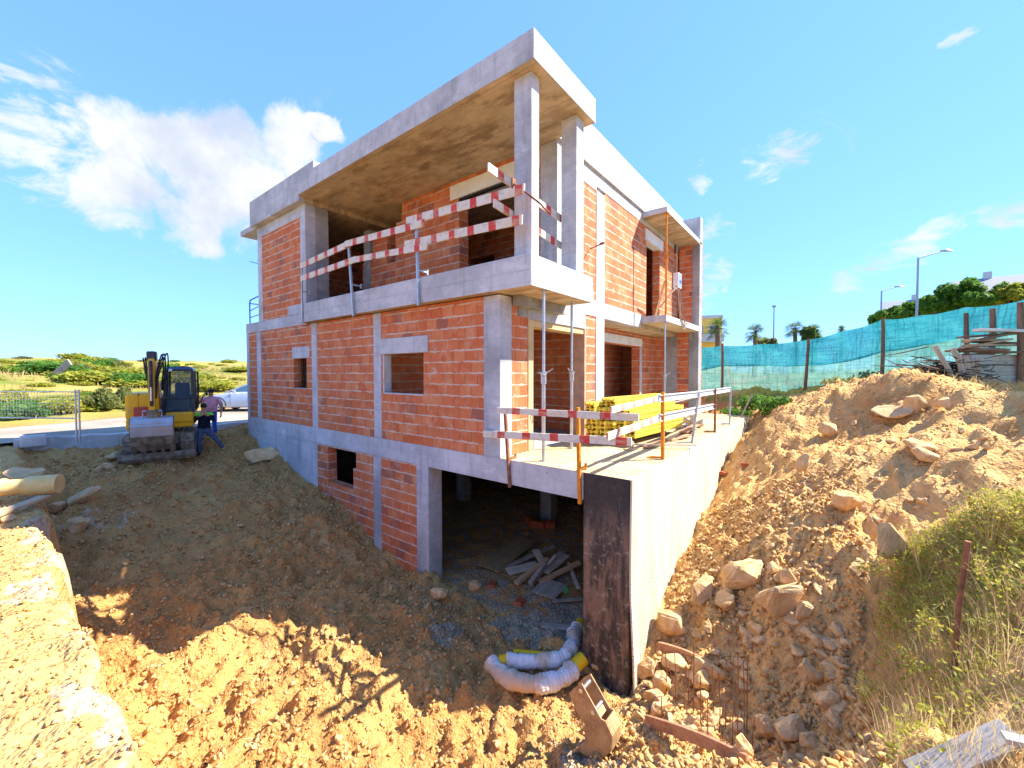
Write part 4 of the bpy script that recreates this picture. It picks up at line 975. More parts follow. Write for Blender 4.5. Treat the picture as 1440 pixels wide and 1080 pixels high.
# ------------------------------------------------------------------ loose digging bucket in the foreground
t=NT('worn_bucket'); c=t.coord(); n=t.noise(c,5,6,.65); n2=t.noise(c,22,4,.6)
col=t.mix(t.ramp(n,.35,.65),(.46,.29,.15),(.30,.18,.09)); col=t.mix(t.ramp(n2,.5,.7,0,.5),col,(.58,.42,.25)); M['bucket']=t.set(col,.6,t.bump(n2,.3,.01),.25)
def bucket_parts(r,W,S,mat,teeth=4,local=True,pins=True):
    # side profile in x (forward/open) - z plane, scaled by S
    prof=[(-.32,.55),(-.10,.58),(.02,.30),(.10,.10),(.34,.02),(.46,.06),(.62,.02),(.30,-.22),(.05,-.30),(-.20,-.22),(-.36,-.02),(-.42,.28)]
    prof=[(x*S,z*S) for x,z in prof]; th=.022
    for y in (-W/2,W/2-th):
        Mx=Matrix(((1,0,0,0),(0,0,1,y),(0,1,0,0),(0,0,0,1)))
        MB().prism(prof,Mx,th).build('side_plate',mat,r,local=local,bevel=.003)
    back=[(.60,.02),(.30,-.215),(.05,-.295),(-.20,-.215),(-.355,-.02),(-.40,.22)]
    mb=MB()
    for (a,b) in zip(back[:-1],back[1:]):
        mb.beam((a[0]*S,0,a[1]*S),(b[0]*S,0,b[1]*S),W-2*th-.002,.02,up=(0,0,1))
    mb.build('shell',mat,r,local=local)
    for i in range(teeth):
        y=-W/2+.05+i*(W-.1)/max(1,teeth-1); MB().loft([[(.56*S,y-.03,-.0*S),(.56*S,y+.03,-.0*S),(.56*S,y+.03,.05*S),(.56*S,y-.03,.05*S)],[(.74*S,y-.018,.05*S),(.74*S,y+.018,.05*S),(.74*S,y+.018,.07*S),(.74*S,y-.018,.07*S)]]).build('tooth',mat,r,local=local)
    if pins:
        for (x,z) in ((-.27,.50),(-.32,.24)):
            MB().cyl((x*S,-W/2-.01,z*S),(x*S,W/2+.01,z*S),.028,n=16).build('pin',M['pinsteel'],r,local=local,smooth=True)
M['pinsteel']=plain('bare_pin_steel',(.62,.6,.6),.3,.8,.1,8,.03)
b=thing('digging_bucket','rusty narrow excavator bucket standing on its own in the sunlit foreground','bucket',(0,0,0))
def bucket2(r):
    W=.30; mat=M['bucket']; th=.02
    prof=[(-.16,.52),(.00,.52),(.10,.50),(.12,.30),(.10,.10),(.24,-.02),(.42,-.04),(.30,-.16),(.12,-.24),(-.06,-.22),(-.18,-.10),(-.20,.06),(-.16,.10)]
    for y in (-W/2,W/2-th):
        Mx=Matrix(((1,0,0,0),(0,0,1,y),(0,1,0,0),(0,0,0,1))); MB().prism(prof,Mx,th).build('side_plate',mat,r,local=True,bevel=.002)
    back=[(.42,-.045),(.30,-.155),(.12,-.232),(-.06,-.212),(-.175,-.095),(-.192,.06)]
    mb=MB()
    for a_,b_ in zip(back[:-1],back[1:]): mb.beam((a_[0],0,a_[1]),(b_[0],0,b_[1]),W-2*th-.002,.018)
    mb.build('shell',mat,r,local=True)
    MB().beam((-.10,0,.10),(-.10,0,.18),W-2*th-.002,.02,up=(1,0,0)).build('cross_plate',mat,r,local=True)
    for x,z in ((-.10,.46),(-.10,.20)): MB().cyl((x,-W/2-.012,z),(x,W/2+.012,z),.026,n=16).build('pin',M['pinsteel'],r,local=True,smooth=True)
    MB().beam((.34,0,-.07),(.47,0,-.05),W,.016).build('cutting_edge',mat,r,local=True)
bucket2(b)
p=onz(838,1040,-2.72)
c_=Vector(D(846,1022,4.5)); vr=Vector(ray(846,1022)).normalized(); U_=Vector(RT).cross(vr).normalized(); R_=Vector(RT)
ly=-(vr*.72+R_*.45+U_*.42).normalized(); lx=(R_*-.86-U_*.51); lx=(lx-ly*lx.dot(ly)).normalized(); lz=lx.cross(ly)
b.matrix_world=Matrix.Scale(1,4)@Matrix(((lx.x,ly.x,lz.x,c_.x),(lx.y,ly.y,lz.y,c_.y),(lx.z,ly.z,lz.z,c_.z),(0,0,0,1)))@Matrix.Scale(.86,4)
# ------------------------------------------------------------------ rebar and formwork at the wall foot
rr=random.Random(8)
reb=[(922,962,925),(937,920,980),(950,915,990),(962,930,1000),(968,938,992),(975,905,1010),(985,950,1035),(1003,935,1010),(1012,945,1035),(1020,925,1030),(1030,920,1048),(1037,915,1050),(1046,925,1045),(1050,918,1035),(995,980,1050),(930,985,1010),(1058,1005,1060),(943,940,965)]
for i,(px,yt,yb2) in enumerate(reb):
    p,d=on_ground(px,yb2,3.0); z1=CAM[2]-(yt-524)/F_PX*d; z0=gz_at(p[0],p[1])
    h=max(.25,z1-z0)
    o=MB().tube([(0,0,-.08),(.0,0,h*.5),(rr.uniform(-.02,.02),rr.uniform(-.02,.02),h)],.006,6).build('rebar_rod',M['rust'],org=(0,0,0)); o.location=(p[0],p[1],z0)
    tag(o,'thin rusty rebar rod sticking up from the trench at the foot of the white wall','rebar','rebar rods at the foot of the white wall')
def on_g_plank(a,b,w,th,label,lift=.0,mat='plank_red'):
    pa,_=on_ground(*a,2.5); pb,_=on_ground(*b,2.5); pa=Vector(pa);pb=Vector(pb); pm=(pa+pb)/2
    mb=MB(); n=10; d=pb-pa; s=Vector((-d.y,d.x,0)).normalized(); rings=[]
    for i in range(n+1):
        u=i/n; q=pa.lerp(pb,u)-pm+s*(.05*math.sin(math.pi*u)); q.z+=lift
        rings.append([q-s*th/2+Vector((0,0,-w*.4)),q+s*th/2+Vector((0,0,-w*.4)),q+s*th/2+Vector((0,0,w*.6)),q-s*th/2+Vector((0,0,w*.6))])
    mb.loft(rings); o=mb.build('formwork_board',M[mat],bevel=.003); o.location=pm; return tag(o,label,'board','curved formwork boards at the wall foot')
on_g_plank((925,915),(1000,945),.14,.035,'reddish board on edge below the boulders at the wall foot',.05)
on_g_plank((908,1018),(1050,1078),.13,.035,'curved reddish board on edge in the bottom foreground',.03)
# ------------------------------------------------------------------ bank on the left: concrete pipe, plank, chunks
t=NT('yellow_concrete'); c=t.coord(); n=t.noise(c,3,6,.65); col=t.mix(t.ramp(n,.35,.65),(.62,.42,.14),(.72,.54,.24)); M['cpipe']=t.set(col,.8,t.bump(t.noise(c,20,4),.3,.01))
q0=onz(-40,690,-.42); q1=onz(84,680,-.42); mb=MB(); d=Vector(q1)-Vector(q0); d.z=0; L=d.length; u=d.normalized()
q0=Vector(q0); pts=[Vector((0,0,0)),u*(L-.42),u*(L-.40),u*(L-.36),u*L]; mb.tube(pts,[.125,.125,.155,.158,.158],24)
o=mb.build('drain_tube',M['cpipe'],smooth=True); o.location=(q0.x,q0.y,-.42); tag(o,'thick ochre coloured concrete pipe with a socket end lying on the left bank','pipe')
a=onz(-30,735,-.52); b2=onz(62,700,-.52); plank(tuple((a+b2)/2),float(np.linalg.norm(b2-a)),.16,.04,math.atan2((b2-a)[1],(b2-a)[0])-math.pi/2,'weathered plank lying on the left bank below the ochre pipe','plank')
for px,py,w_,hh,lab,v_ in [(30,655,60,34,'large pale broken concrete lump at the back of the left bank',3),(75,650,34,22,'pale rough lump at the corner of the bank by the low wall',5),(15,672,44,24,'pale lump just behind the ochre pipe',7),(58,718,40,18,'pale lump in front of the socket of the ochre pipe',9),(10,712,40,26,'white lump between the pipe and the plank on the left bank',2)]:
    p=onz(px,py+8,-.5); d_=float((p-CAM)@FW); s=w_*d_/F_PX; rock(p,s*1.1,(.1,.1,rng.uniform(0,3)),lab,'broken lumps on the left bank',v_,(1,.8,hh/w_*1.3),.15)
# dirty pale lumps at the bank corner near the machine
for px,py,w_,hh,lab,v_ in [(118,690,55,55,'grey whitish clod on the shaded corner of the left bank',1),(140,655,40,24,'grey lump of earth in front of the excavator tracks at the left',4),(110,735,44,40,'grey clod hanging on the edge of the left bank',6),(160,640,36,18,'small grey lump beside the low wall',8),(1250,0,0,0,'',0)]:
    if w_:
        p,d_=on_ground(px,py+hh*.3); s=w_*d_/F_PX; rock(p,s,(.2,.1,rng.uniform(0,3)),lab,'grey clods at the bank corner',v_,(1,.85,hh/w_),.2)
# big brown stone at the left end of the house
rock_px(372,642,44,'large brown rounded stone at the left end of the blue grey basement wall',22,4,.1)
# ------------------------------------------------------------------ electric box on the small balcony
r=thing('site_fuse_box','grey open electrical box with cables hanging on the upper side balcony','electrical box',(-.55,7.9,4.2)); r['_wl']=(-.55,7.9,4.2)
bx_=MB(); bx_.box(-.62,-.46,7.72,8.08,4.05,4.50); bx_.build('cabinet',M['white_plastic'],r,bevel=.01)
MB().box(-.462,-.452,7.75,8.05,4.08,4.47).build('door_frame',M['steel'],r); MB().box(-.50,-.44,7.84,7.97,4.2,4.28).build('blue_socket',plain('blue_plastic',(.02,.10,.55),.4),r,bevel=.006)
M['cable']=plain('dull_cable',(.30,.20,.13),.6,0,.2,5,0); M['black']=plain('black_rubber',(.025,.025,.027),.6,0,.3,8,.05)
rr=random.Random(4)
for i in range(5):
    y0=7.8+.05*i; MB().tube(smooth_path([Vector((-.5,y0,4.05)),Vector((-.45,y0-.05+rr.uniform(-.1,.1),3.7)),Vector((-.42,y0+rr.uniform(-.2,.3),3.3)),Vector((-.40,y0+rr.uniform(-.3,.4),3.07)),Vector((-.39,y0+.2,2.75+rr.uniform(0,.2))),Vector((-.38,y0+.4,3.02))]),.009,6).build('cable',M['cable'],r,smooth=True)
MB().tube(smooth_path([Vector((-.52,7.6,5.2)),Vector((-.5,7.65,4.9)),Vector((-.55,7.8,4.5)),Vector((-.5,7.85,4.2)),Vector((-.6,7.4,3.8)),Vector((-.8,7.1,3.4))]),.02,8).build('hose',M['cable'],r,smooth=True)
MB().tube([(-.52,7.6,5.3),(-.52,7.6,5.05)],.035,10).build('lamp_head',M['black'],r,smooth=True)
# metal terrace railing at far left of the first floor
r=thing('terrace_railing','thin metal terrace railing at the far left of the first floor','railing',(-11.5,.2,3.06)); r['_wl']=(-11.5,.2,3.06)
mb=MB()
for y_ in (.1,1.6):
    mb.tube([(-12.0,y_,3.06),(-12.0,y_,3.75),(-11.95,y_,3.85),(-11.1,y_,3.92)],.02,8); mb.tube([(-12.0,y_,3.5),(-11.1,y_,3.6)],.014,6); mb.tube([(-12.0,y_,3.28),(-11.1,y_,3.32)],.014,6)
mb.tube([(-12.0,.1,3.75),(-12.0,1.6,3.75)],.016,6)
M['bluesteel']=plain('blue_painted_steel',(.06,.13,.42),.5,.2); mb.build('rails',M['bluesteel'],r,smooth=True); MB().box(-12.08,-11.94,.03,.17,2.98,3.07).build('foot_block',M['rust'],r)
# pin sticking out of the left wall and rod on right wall
r=MB().tube([(0,0,0),(-.15,-.03,.0),(-.16,-.03,.18)],.012,6).tube([(-.15,-.03,.02),(-.75,-.05,.18)],.012,6).build('wall_hook',M['bluesteel']); r.location=(-11.02,.1,4.9)
tag(r,'thin metal rod sticking out of the left edge of the upper floor','rod')
r=MB().tube([(0,0,0),(.35,-.1,.03)],.014,6).cyl((.30,-.1,.03),(.40,-.12,.03),.03,n=8).build('wall_hook',M['rust']); r.location=(-1.12,3.2,4.25)
tag(r,'rusty form tie sticking out of the right wall beside the corner columns','rod')
# ------------------------------------------------------------------ excavator
EX=(-12.62,-2.05,-.97); exa=-.30
ex=thing('excavator','yellow crawler excavator with dark cab and wide bucket facing the camera','excavator',EX,exa)
M['yel']=plain('yellow_paint',(.80,.42,.012),.4,0,.08,3,.03,(.42,.27,.1),3,.5)
M['dark']=plain('dark_paint',(.035,.04,.05),.35,0,.2,5,.03,(.2,.16,.12),3,.5); M['navy']=plain('blue_grey_cab',(.04,.06,.13),.3,0,.1,5,.0)
M['mud']=plain('muddy_steel',(.22,.165,.11),.8,.1,.35,6,.4,(.36,.28,.2),3,.8); M['greysteel']=plain('worn_grey_steel',(.38,.40,.44),.4,.6,.15,6,.1,(.28,.2,.12),3,.5)
M['redp']=plain('red_paint',(.50,.06,.04),.5,0,.15,5,.05,(.3,.12,.08),4,.5)
t=NT('cab_glass'); t.bsdf.inputs['Transmission Weight'].default_value=.0; t.bsdf.inputs['Alpha'].default_value=.42; M['glass']=t.set((.02,.025,.03),.05,spec=.6)
t=NT('amber_beacon'); t.bsdf.inputs['Emission Color'].default_value=(1,.25,.02,1); t.bsdf.inputs['Emission Strength'].default_value=1.2; M['amber']=t.set((.9,.3,.03),.3)
def xb(name,mat,*b,bevel=.015,par=None): 
    o=MB().box(*b).build(name,M[mat],par or ex,local=True,bevel=bevel); return o
ex.scale=(.85,.73,.96)
# undercarriage, x forward, y left of the machine, z up
def rounded(x0,x1,z0,z1,r,n=6):
    o=[]
    for cx_,cz_,a0 in ((x1-r,z1-r,0),(x0+r,z1-r,90),(x0+r,z0+r,180),(x1-r,z0+r,270)):
        for i in range(n+1): a=R(a0+90*i/n); o.append((cx_+r*math.cos(a),cz_+r*math.sin(a)))
    return o
for y in (-1.05,.65):
    tr=None; Mx=Matrix(((1,0,0,0),(0,0,1,y),(0,1,0,0),(0,0,0,1)))
    tr=MB().prism(rounded(-1.35,1.35,0,.66,.32),Mx,.40).build('track',M['black'],ex,local=True,bevel=.01)
    sh=MB(); pr=rounded(-1.365,1.365,-.015,.675,.33,5); per=[]
    for i in range(len(pr)):
        a_=Vector((pr[i][0],0,pr[i][1])); b_=Vector((pr[(i+1)%len(pr)][0],0,pr[(i+1)%len(pr)][1])); n=max(1,int((b_-a_).length/.14))
        for k_ in range(n):
            q=a_.lerp(b_,(k_+.5)/n); d_=(b_-a_).normalized(); sh.beam(q-d_*.045+Vector((0,y+.2,0)),q+d_*.045+Vector((0,y+.2,0)),.42,.035,up=(0,0,1) if abs(d_.z)<.9 else (1,0,0))
    s=sh.build('track_shoes',M['mud'],tr,local=True)
    for k_ in range(5):
        MB().cyl((-.95+k_*.475,y-.012,.26),(-.95+k_*.475,y+.41,.26),.17,n=16).build('track_roller',M['mud'],tr,local=True,smooth=True)
xb('chassis','mud',-.8,.8,-.66,.66,.3,.72)
# blade
bl=MB(); 
prof=[(1.55,.0),(1.62,.0),(1.70,.10),(1.68,.22),(1.62,.25),(1.60,.15)]
bl.prism(prof,Matrix(((1,0,0,0),(0,0,1,-1.12),(0,1,0,0),(0,0,0,1))),2.24).build('dozer_blade',M['mud'],ex,local=True,bevel=.01)
xb('blade_arm','mud',.7,1.6,.35,.5,.25,.4); xb('blade_arm','mud',.7,1.6,-.5,-.35,.25,.4)
MB().cyl((0,0,.7),(0,0,.86),.55,n=28).build('slew_ring',M['dark'],ex,local=True,smooth=True)
# upper structure: yellow counterweight, engine cover on the machine's right (viewer's left)
def rbox(name,mat,x0,x1,y0,y1,z0,z1,b): return MB().box(x0,x1,y0,y1,z0,z1).build(name,M[mat],ex,local=True,bevel=b)
rbox('turntable','yel',-1.05,.95,-1.0,1.03,.86,1.16,.05)
rbox('counterweight','yel',-1.32,-.55,-1.05,1.03,1.0,1.85,.14)
rbox('engine_cover','yel',-.60,.80,-1.05,-.22,1.1,1.92,.12); rbox('cover_seam','dark',-.45,.802,-.66,-.645,1.2,1.925,.002)
rbox('tool_door','redp',.80,.92,-.78,-.26,.98,1.52,.02)
MB().cyl((.925,-.4,1.3),(.935,-.4,1.3),.03,n=10).build('door_lock',M['dark'],ex,local=True)
rbox('cab_base','yel',-.55,1.0,.15,1.03,1.0,1.34,.06)
# cab
cab=MB()
y0,y1=.12,1.03; z0,z1=1.34,2.66
def strut(a,b,w=.07): cab.beam(a,b,w,w)
A=[(.93,y0,z0),(.93,y1,z0),(-.5,y1,z0),(-.5,y0,z0)]; B=[(.72,y0+.04,z1-.06),(.72,y1-.04,z1-.06),(-.45,y1-.04,z1-.06),(-.45,y0+.04,z1-.06)]
for i in range(4): strut(A[i],B[i],.085); strut(A[i],A[(i+1)%4],.07); strut(B[i],B[(i+1)%4],.07)
strut((.2,y1,z0),(.2,y1-.04,z1-.06),.07); strut((.2,y0,z0),(.2,y0+.04,z1-.06),.07); strut((.85,y0,1.75),(.85,y1,1.75),.05)
cabo=cab.build('cab_frame',M['dark'],ex,local=True,bevel=.012)
MB().add([(.78,y0-.02,z1-.05),(.78,y1+.02,z1-.05),(-.52,y1+.02,z1-.05),(-.52,y0-.02,z1-.05),(.60,y0+.08,z1+.05),(.60,y1-.08,z1+.05),(-.40,y1-.08,z1+.05),(-.40,y0+.08,z1+.05)],[(3,2,1,0),(4,5,6,7),(0,1,5,4),(1,2,6,5),(2,3,7,6),(3,0,4,7)]).build('cab_roof',M['navy'],ex,local=True,bevel=.03)
def pane(a,b,c_,d): MB().add([a,b,c_,d],[(0,1,2,3)]).build('window',M['glass'],ex,local=True)
pane((.91,y0+.03,z0+.05),(.91,y1-.03,z0+.05),(.72,y1-.06,z1-.1),(.72,y0+.06,z1-.1)); pane((.9,y1-.005,z0+.05),(-.48,y1-.005,z0+.05),(-.44,y1-.045,z1-.1),(.70,y1-.045,z1-.1)); pane((.9,y0+.005,z0+.05),(-.48,y0+.005,z0+.05),(-.44,y0+.045,z1-.1),(.70,y0+.045,z1-.1)); pane((-.49,y0+.03,z0+.05),(-.49,y1-.03,z0+.05),(-.45,y1-.06,z1-.1),(-.45,y0+.06,z1-.1))
rbox('seat','black',-.2,.3,.35,.85,1.36,1.62,.05); rbox('seat_back','navy',-.3,-.14,.35,.85,1.6,2.2,.06); rbox('console','dark',.55,.8,.3,.85,1.36,1.72,.03)
for y in (.32,.9): MB().tube([(.45,y,1.4),(.5,y,1.85)],.018,8).build('lever',M['black'],ex,local=True)
# open door frame seen edge-on, mirror rail, beacon
MB().tube([(.75,1.12,1.4),(.72,1.2,2.0),(.62,1.16,2.55),(-.05,1.13,2.55),(-.05,1.13,1.4),(.75,1.12,1.4)],.03,8).build('door_frame',M['black'],ex,local=True,smooth=True)
MB().tube([(.2,1.07,1.5),(.2,1.16,1.6),(.2,1.16,2.2),(.2,1.07,2.3)],.015,8).build('grab_rail',M['black'],ex,local=True,smooth=True)
bc=MB().cyl((-.2,.62,z1+.05),(-.2,.62,z1+.09),.08,n=16).build('beacon_base',M['dark'],ex,local=True); MB().cyl((-.2,.62,z1+.09),(-.2,.62,z1+.2),.065,.05,n=16).build('beacon_lens',M['amber'],bc,local=True,smooth=True)
MB().box(.74,.80,.25,.38,z1-.10,z1-.02).build('headlight',M['white_plastic'],ex,local=True,bevel=.01)
# boom, arm, bucket in the machine's centre plane, slightly right of the cab
yb2=-.08
def bar(name,mat,pts,w,hs):
    mb=MB(); rings=[]
    P=[Vector((p[0],yb2,p[1])) for p in pts]
    for i,p in enumerate(P):
        d=(P[min(i+1,len(P)-1)]-P[max(i-1,0)]).normalized(); n=Vector((-d.z,0,d.x)); h=hs[i]/2
        rings.append([p-n*h+Vector((0,-w/2,0)),p-n*h+Vector((0,w/2,0)),p+n*h+Vector((0,w/2,0)),p+n*h+Vector((0,-w/2,0))])
    return mb.loft(rings).build(name,M[mat],ex,local=True,bevel=.012)
bar('boom','yel',[(.85,1.15),(1.15,1.75),(1.45,2.35),(1.85,2.95)],.20,[.30,.36,.36,.26])
bar('arm_guard','dark',[(2.12,2.7),(2.16,2.1),(2.12,1.6)],.10,[.06,.06,.06])
xb('boom_foot','yel',.75,1.1,yb2-.2,yb2+.2,.98,1.25)
bar('arm','yel',[(1.75,3.06),(1.95,2.75),(2.0,2.1),(2.02,1.45)],.18,[.22,.30,.24,.17])
xb('boom_head','dark',1.66,2.0,yb2-.14,yb2+.14,2.86,3.12,bevel=.04)
def ram(a,b,y,k=.6,r=.05):
    a=Vector((a[0],y,a[1]));b=Vector((b[0],y,b[1])); m=a.lerp(b,k)
    MB().cyl(a,m,r,n=14).build('ram_barrel',M['dark'],ex,local=True,smooth=True); MB().cyl(m,b,r*.55,n=12).build('ram_rod',M['pinsteel'],ex,local=True,smooth=True)
ram((1.1,1.15),(1.55,2.25),yb2+.17); ram((1.3,2.35),(1.78,3.12),yb2,.7); ram((2.16,2.85),(2.2,1.75),yb2,.66,.055)
for s in (-.13,.16,-.10,.13,.2):
    MB().tube(smooth_path([Vector((1.2,yb2+s,2.0)),Vector((1.35,yb2+s*1.9,2.5+s*.4)),Vector((1.6,yb2+s*2.1,2.95+s*.5)),Vector((1.85,yb2+s*1.8,2.9+s*.3)),Vector((1.98,yb2+s*.9,2.4)),Vector((2.05,yb2+s*.6,1.8))]),.022,8).build('hydraulic_hose',M['black'],ex,local=True,smooth=True)
xb('bucket_link','mud',1.9,2.12,yb2-.16,yb2+.16,1.25,1.5); 
MB().tube([(2.05,yb2-.26,1.28),(2.05,yb2-.26,1.46),(2.05,yb2+.26,1.46),(2.05,yb2+.26,1.28)],.03,8).build('quick_hitch',M['greysteel'],ex,local=True)
# wide grading bucket hanging with its back to the viewer
W=1.22; bk=MB(); prof=[(1.95,1.30),(2.16,1.26),(2.24,1.05),(2.22,.78),(2.10,.55),(1.92,.36),(1.86,.40),(1.98,.62),(2.08,.82),(2.12,1.02),(2.06,1.18),(1.95,1.22)]
def strip(i0,i1,name,mat):
    out=prof[:6]; mb=MB()
    for k_ in range(i0,i1):
        a_,b_=out[k_],out[k_+1]; mb.beam((a_[0],yb2,a_[1]),(b_[0],yb2,b_[1]),W-.052,.03,up=(1,0,0))
    return mb.build(name,M[mat],bko,local=True)
bko=MB().prism(prof,Matrix(((1,0,0,0),(0,0,1,yb2-W/2),(0,1,0,0),(0,0,0,1))),.025).build('bucket',M['mud'],ex,local=True,bevel=.004)
MB().prism(prof,Matrix(((1,0,0,0),(0,0,1,yb2+W/2-.025),(0,1,0,0),(0,0,0,1))),.025).build('side_plate',M['mud'],bko,local=True,bevel=.004)
strip(0,3,'bucket_back','greysteel'); strip(3,4,'bucket_belly','mud'); strip(4,5,'cutting_edge','mud')
for k_ in range(2): MB().beam((2.235-.012*k_,yb2-W/2+.03,1.12-.1*k_),(2.235-.012*k_,yb2+W/2-.03,1.12-.1*k_),.012,.03).build('stiffening_rib',M['greysteel'],bko,local=True)
for k_ in range(5):
    y=yb2-W/2+.1+k_*(W-.2)/4; MB().beam((2.03,y,.50),(1.86,y,.26),.09,.05,up=(1,0,0)).build('tooth',M['mud'],bko,local=True)
# ------------------------------------------------------------------ car
M['silver']=plain('silver_paint',(.50,.53,.58),.28,.35,.03,2,0); M['tyre']=plain('tyre',(.02,.02,.02),.8,0,.2,8,.05); M['rim']=plain('alloy_rim',(.55,.56,.58),.35,.6)
t=NT('car_glass'); M['carglass']=t.set((.05,.11,.17),.06,spec=.7)
car=thing('parked_car','silver saloon car parked on the road, half hidden by the house','car',(0,0,0))
# outline x (front = -x) ,z
def car_ring(x,zb,zt,w,wt):  # lower body cross-section
    return [(x,-w,zb+.06),(x,-w*.92,zb),(x,w*.92,zb),(x,w,zb+.06),(x,w,zb+.28),(x,w*.985,zt-.10),(x,wt,zt),(x,0,zt+.02),(x,-wt,zt),(x,-w*.985,zt-.10),(x,-w,zb+.28)]
st=[(-2.22,.32,.62,.66,.5),(-2.12,.24,.70,.80,.66),(-1.75,.20,.80,.88,.74),(-1.05,.20,.92,.90,.80),(-.7,.20,.97,.90,.80),(.4,.20,.99,.90,.80),(1.3,.20,1.0,.90,.80),(1.75,.22,.99,.88,.76),(2.1,.26,.95,.82,.70),(2.25,.34,.86,.70,.58)]
MB().loft([car_ring(*s) for s in st]).build('body',M['silver'],car,local=True,smooth=True)
gl=[(-.98,.93,.80,.93),(-.40,1.22,.70,1.0),(.0,1.385,.62,1.0),(.45,1.425,.60,1.0),(1.0,1.37,.61,1.0),(1.72,1.0,.72,1.0)]
rings=[]
for x,zt,w,zb in gl:
    zb=.94; rings.append([(x,-.80,zb),(x,.80,zb),(x,w,max(zt-.07,zb+.002)),(x,w*.75,max(zt,zb+.004)),(x,-w*.75,max(zt,zb+.004)),(x,-w,max(zt-.07,zb+.002))])
MB().loft(rings).build('windows',M['carglass'],car,local=True,smooth=True)
rf=[[(x,-w*.80,zt-.012),(x,w*.80,zt-.012),(x,w*.72,zt+.022),(x,-w*.72,zt+.022)] for x,zt,w,_ in gl[1:5]]
MB().loft(rf).build('roof',M['silver'],car,local=True,smooth=True)
for s in (-1,1):
    for x0,z0_,x1,z1_ in ((-1.0,.95,-.02,1.40),(.52,.97,.50,1.40),(1.78,.98,1.02,1.38)): MB().beam((x0,s*.79,z0_),(x1,s*.60,z1_),.06,.05).build('pillar',M['silver'],car,local=True)
    MB().box(-.62,-.46,s*.90-.02,s*.90+.12*(1 if s>0 else .0)-.1*(s<0),.95,1.07).build('mirror',M['silver'],car,local=True,bevel=.03)
    MB().box(-2.16,-1.86,s*.72-.14,s*.72+.14,.60,.72).build('headlight',M['glass'],car,local=True,bevel=.03); MB().box(2.12,2.22,s*.62-.14,s*.62+.14,.70,.84).build('taillight',M['redp'],car,local=True,bevel=.02)
    for x in (-1.35,1.38):
        y=s*.80; wv=MB().tube([(x,y-.10,.32),(x,y-.09,.32),(x,y+.09,.32),(x,y+.10,.32)],[.27,.32,.32,.27],28).build('wheel',M['tyre'],car,local=True,smooth=True)
        mb=MB().cyl((x,y+s*.095,.32),(x,y+s*.112,.32),.215,n=24); rim=mb.build('rim',M['rim'],wv,local=True)
        for k_ in range(6):
            a_=k_*math.pi/3+.3; MB().cyl((x+.13*math.cos(a_),y+s*.11,.32+.13*math.sin(a_)),(x+.13*math.cos(a_),y+s*.1145,.32+.13*math.sin(a_)),.042,n=10).build('rim_hole',M['tyre'],wv,local=True)
        MB().tube([(x+.40*math.cos(a_),s*.885,.32+.40*math.sin(a_)) for a_ in np.linspace(-.1,math.pi+.1,14)],.035,6).build('wheel_arch',M['dark'],car,local=True,smooth=True)
MB().box(-2.24,-2.19,-.42,.42,.36,.52).build('grille',M['black'],car,local=True,bevel=.01)
for x in (-.75,.47,1.55): MB().box(x-.006,x+.006,-.905,-.89,.35,.93).build('door_gap',M['black'],car,local=True)
for x in (.2,1.25): MB().box(x,x+.18,-.925,-.89,.78,.81).build('door_handle',M['silver'],car,local=True,bevel=.006)
q=D(320,575,21.0)
car.rotation_euler=(0,0,YAW+.12); car.location=(q[0]+1.35*math.cos(YAW+.12),q[1]+1.35*math.sin(YAW+.12),-.48)
# ------------------------------------------------------------------ low wall and mesh fence by the road
M['blockwall']=m_concrete('pale_wall',(.42,.42,.42),(.56,.55,.54),lines=False)
mb=MB(); N=40; ring=[]
for i in range(N+1):
    y=-4.9+15*i/N; zt=-.44+.02*math.sin(y*3)+.015*math.sin(y*7.1)
    if y<-3.9: zt+=.06*sst(-3.9,-4.3,y)
    x=-14.55+.03*math.sin(y*1.7); ring.append([(x-.14,y,-1.5),(x+.14,y,-1.5),(x+.13,y,zt-.02),(x+.10,y,zt),(x-.12,y,zt)])
mb.loft(ring); tag(mb.build('low_wall',M['blockwall'],org=(-14.5,2,-.9)),'low pale concrete wall between the excavation and the road','wall')
tag(MB().box(-.17,.17,-.25,.25,-.2,.12).build('concrete_block',M['blockwall'],bevel=.05,org=(0,0,0)),'worn concrete block at the left end of the low wall','block').location=(-14.40,-4.55,-.42)
fa=D(108,622,11.6); fbx=D(-60,630,12.0)
fn=thing('mesh_fence','wire mesh site fence panel standing by the road at the far left','fence',(fa[0],fa[1],-.55)); fn['_wl']=(fa[0],fa[1],-.55)
A_=Vector((fa[0],fa[1],-.55)); B_=Vector((fbx[0],fbx[1],-.55)); L=(B_-A_).length; u=(B_-A_)/L
for k_,off in enumerate((0,-.11)): MB().cyl(A_-u*off*0+u*(off),A_+u*off+Vector((0,0,1.53)),.022,n=10).build('post',M['steel'],fn,smooth=True)
mb=MB()
for i in range(int(L/.10)): mb.cyl(A_+u*(.02+.10*i)+Vector((0,0,.72)),A_+u*(.02+.10*i)+Vector((0,0,1.45)),.0035,n=4,caps=False)
for j in range(8): mb.cyl(A_+Vector((0,0,.72+.104*j)),B_+Vector((0,0,.72+.104*j)),.0035,n=4,caps=False)
mb.cyl(A_+Vector((0,0,1.46)),B_+Vector((0,0,1.46)),.016,n=6); mb.cyl(A_+Vector((0,0,.7)),B_+Vector((0,0,.7)),.016,n=6); mb.build('wire_mesh',M['steel'],fn)
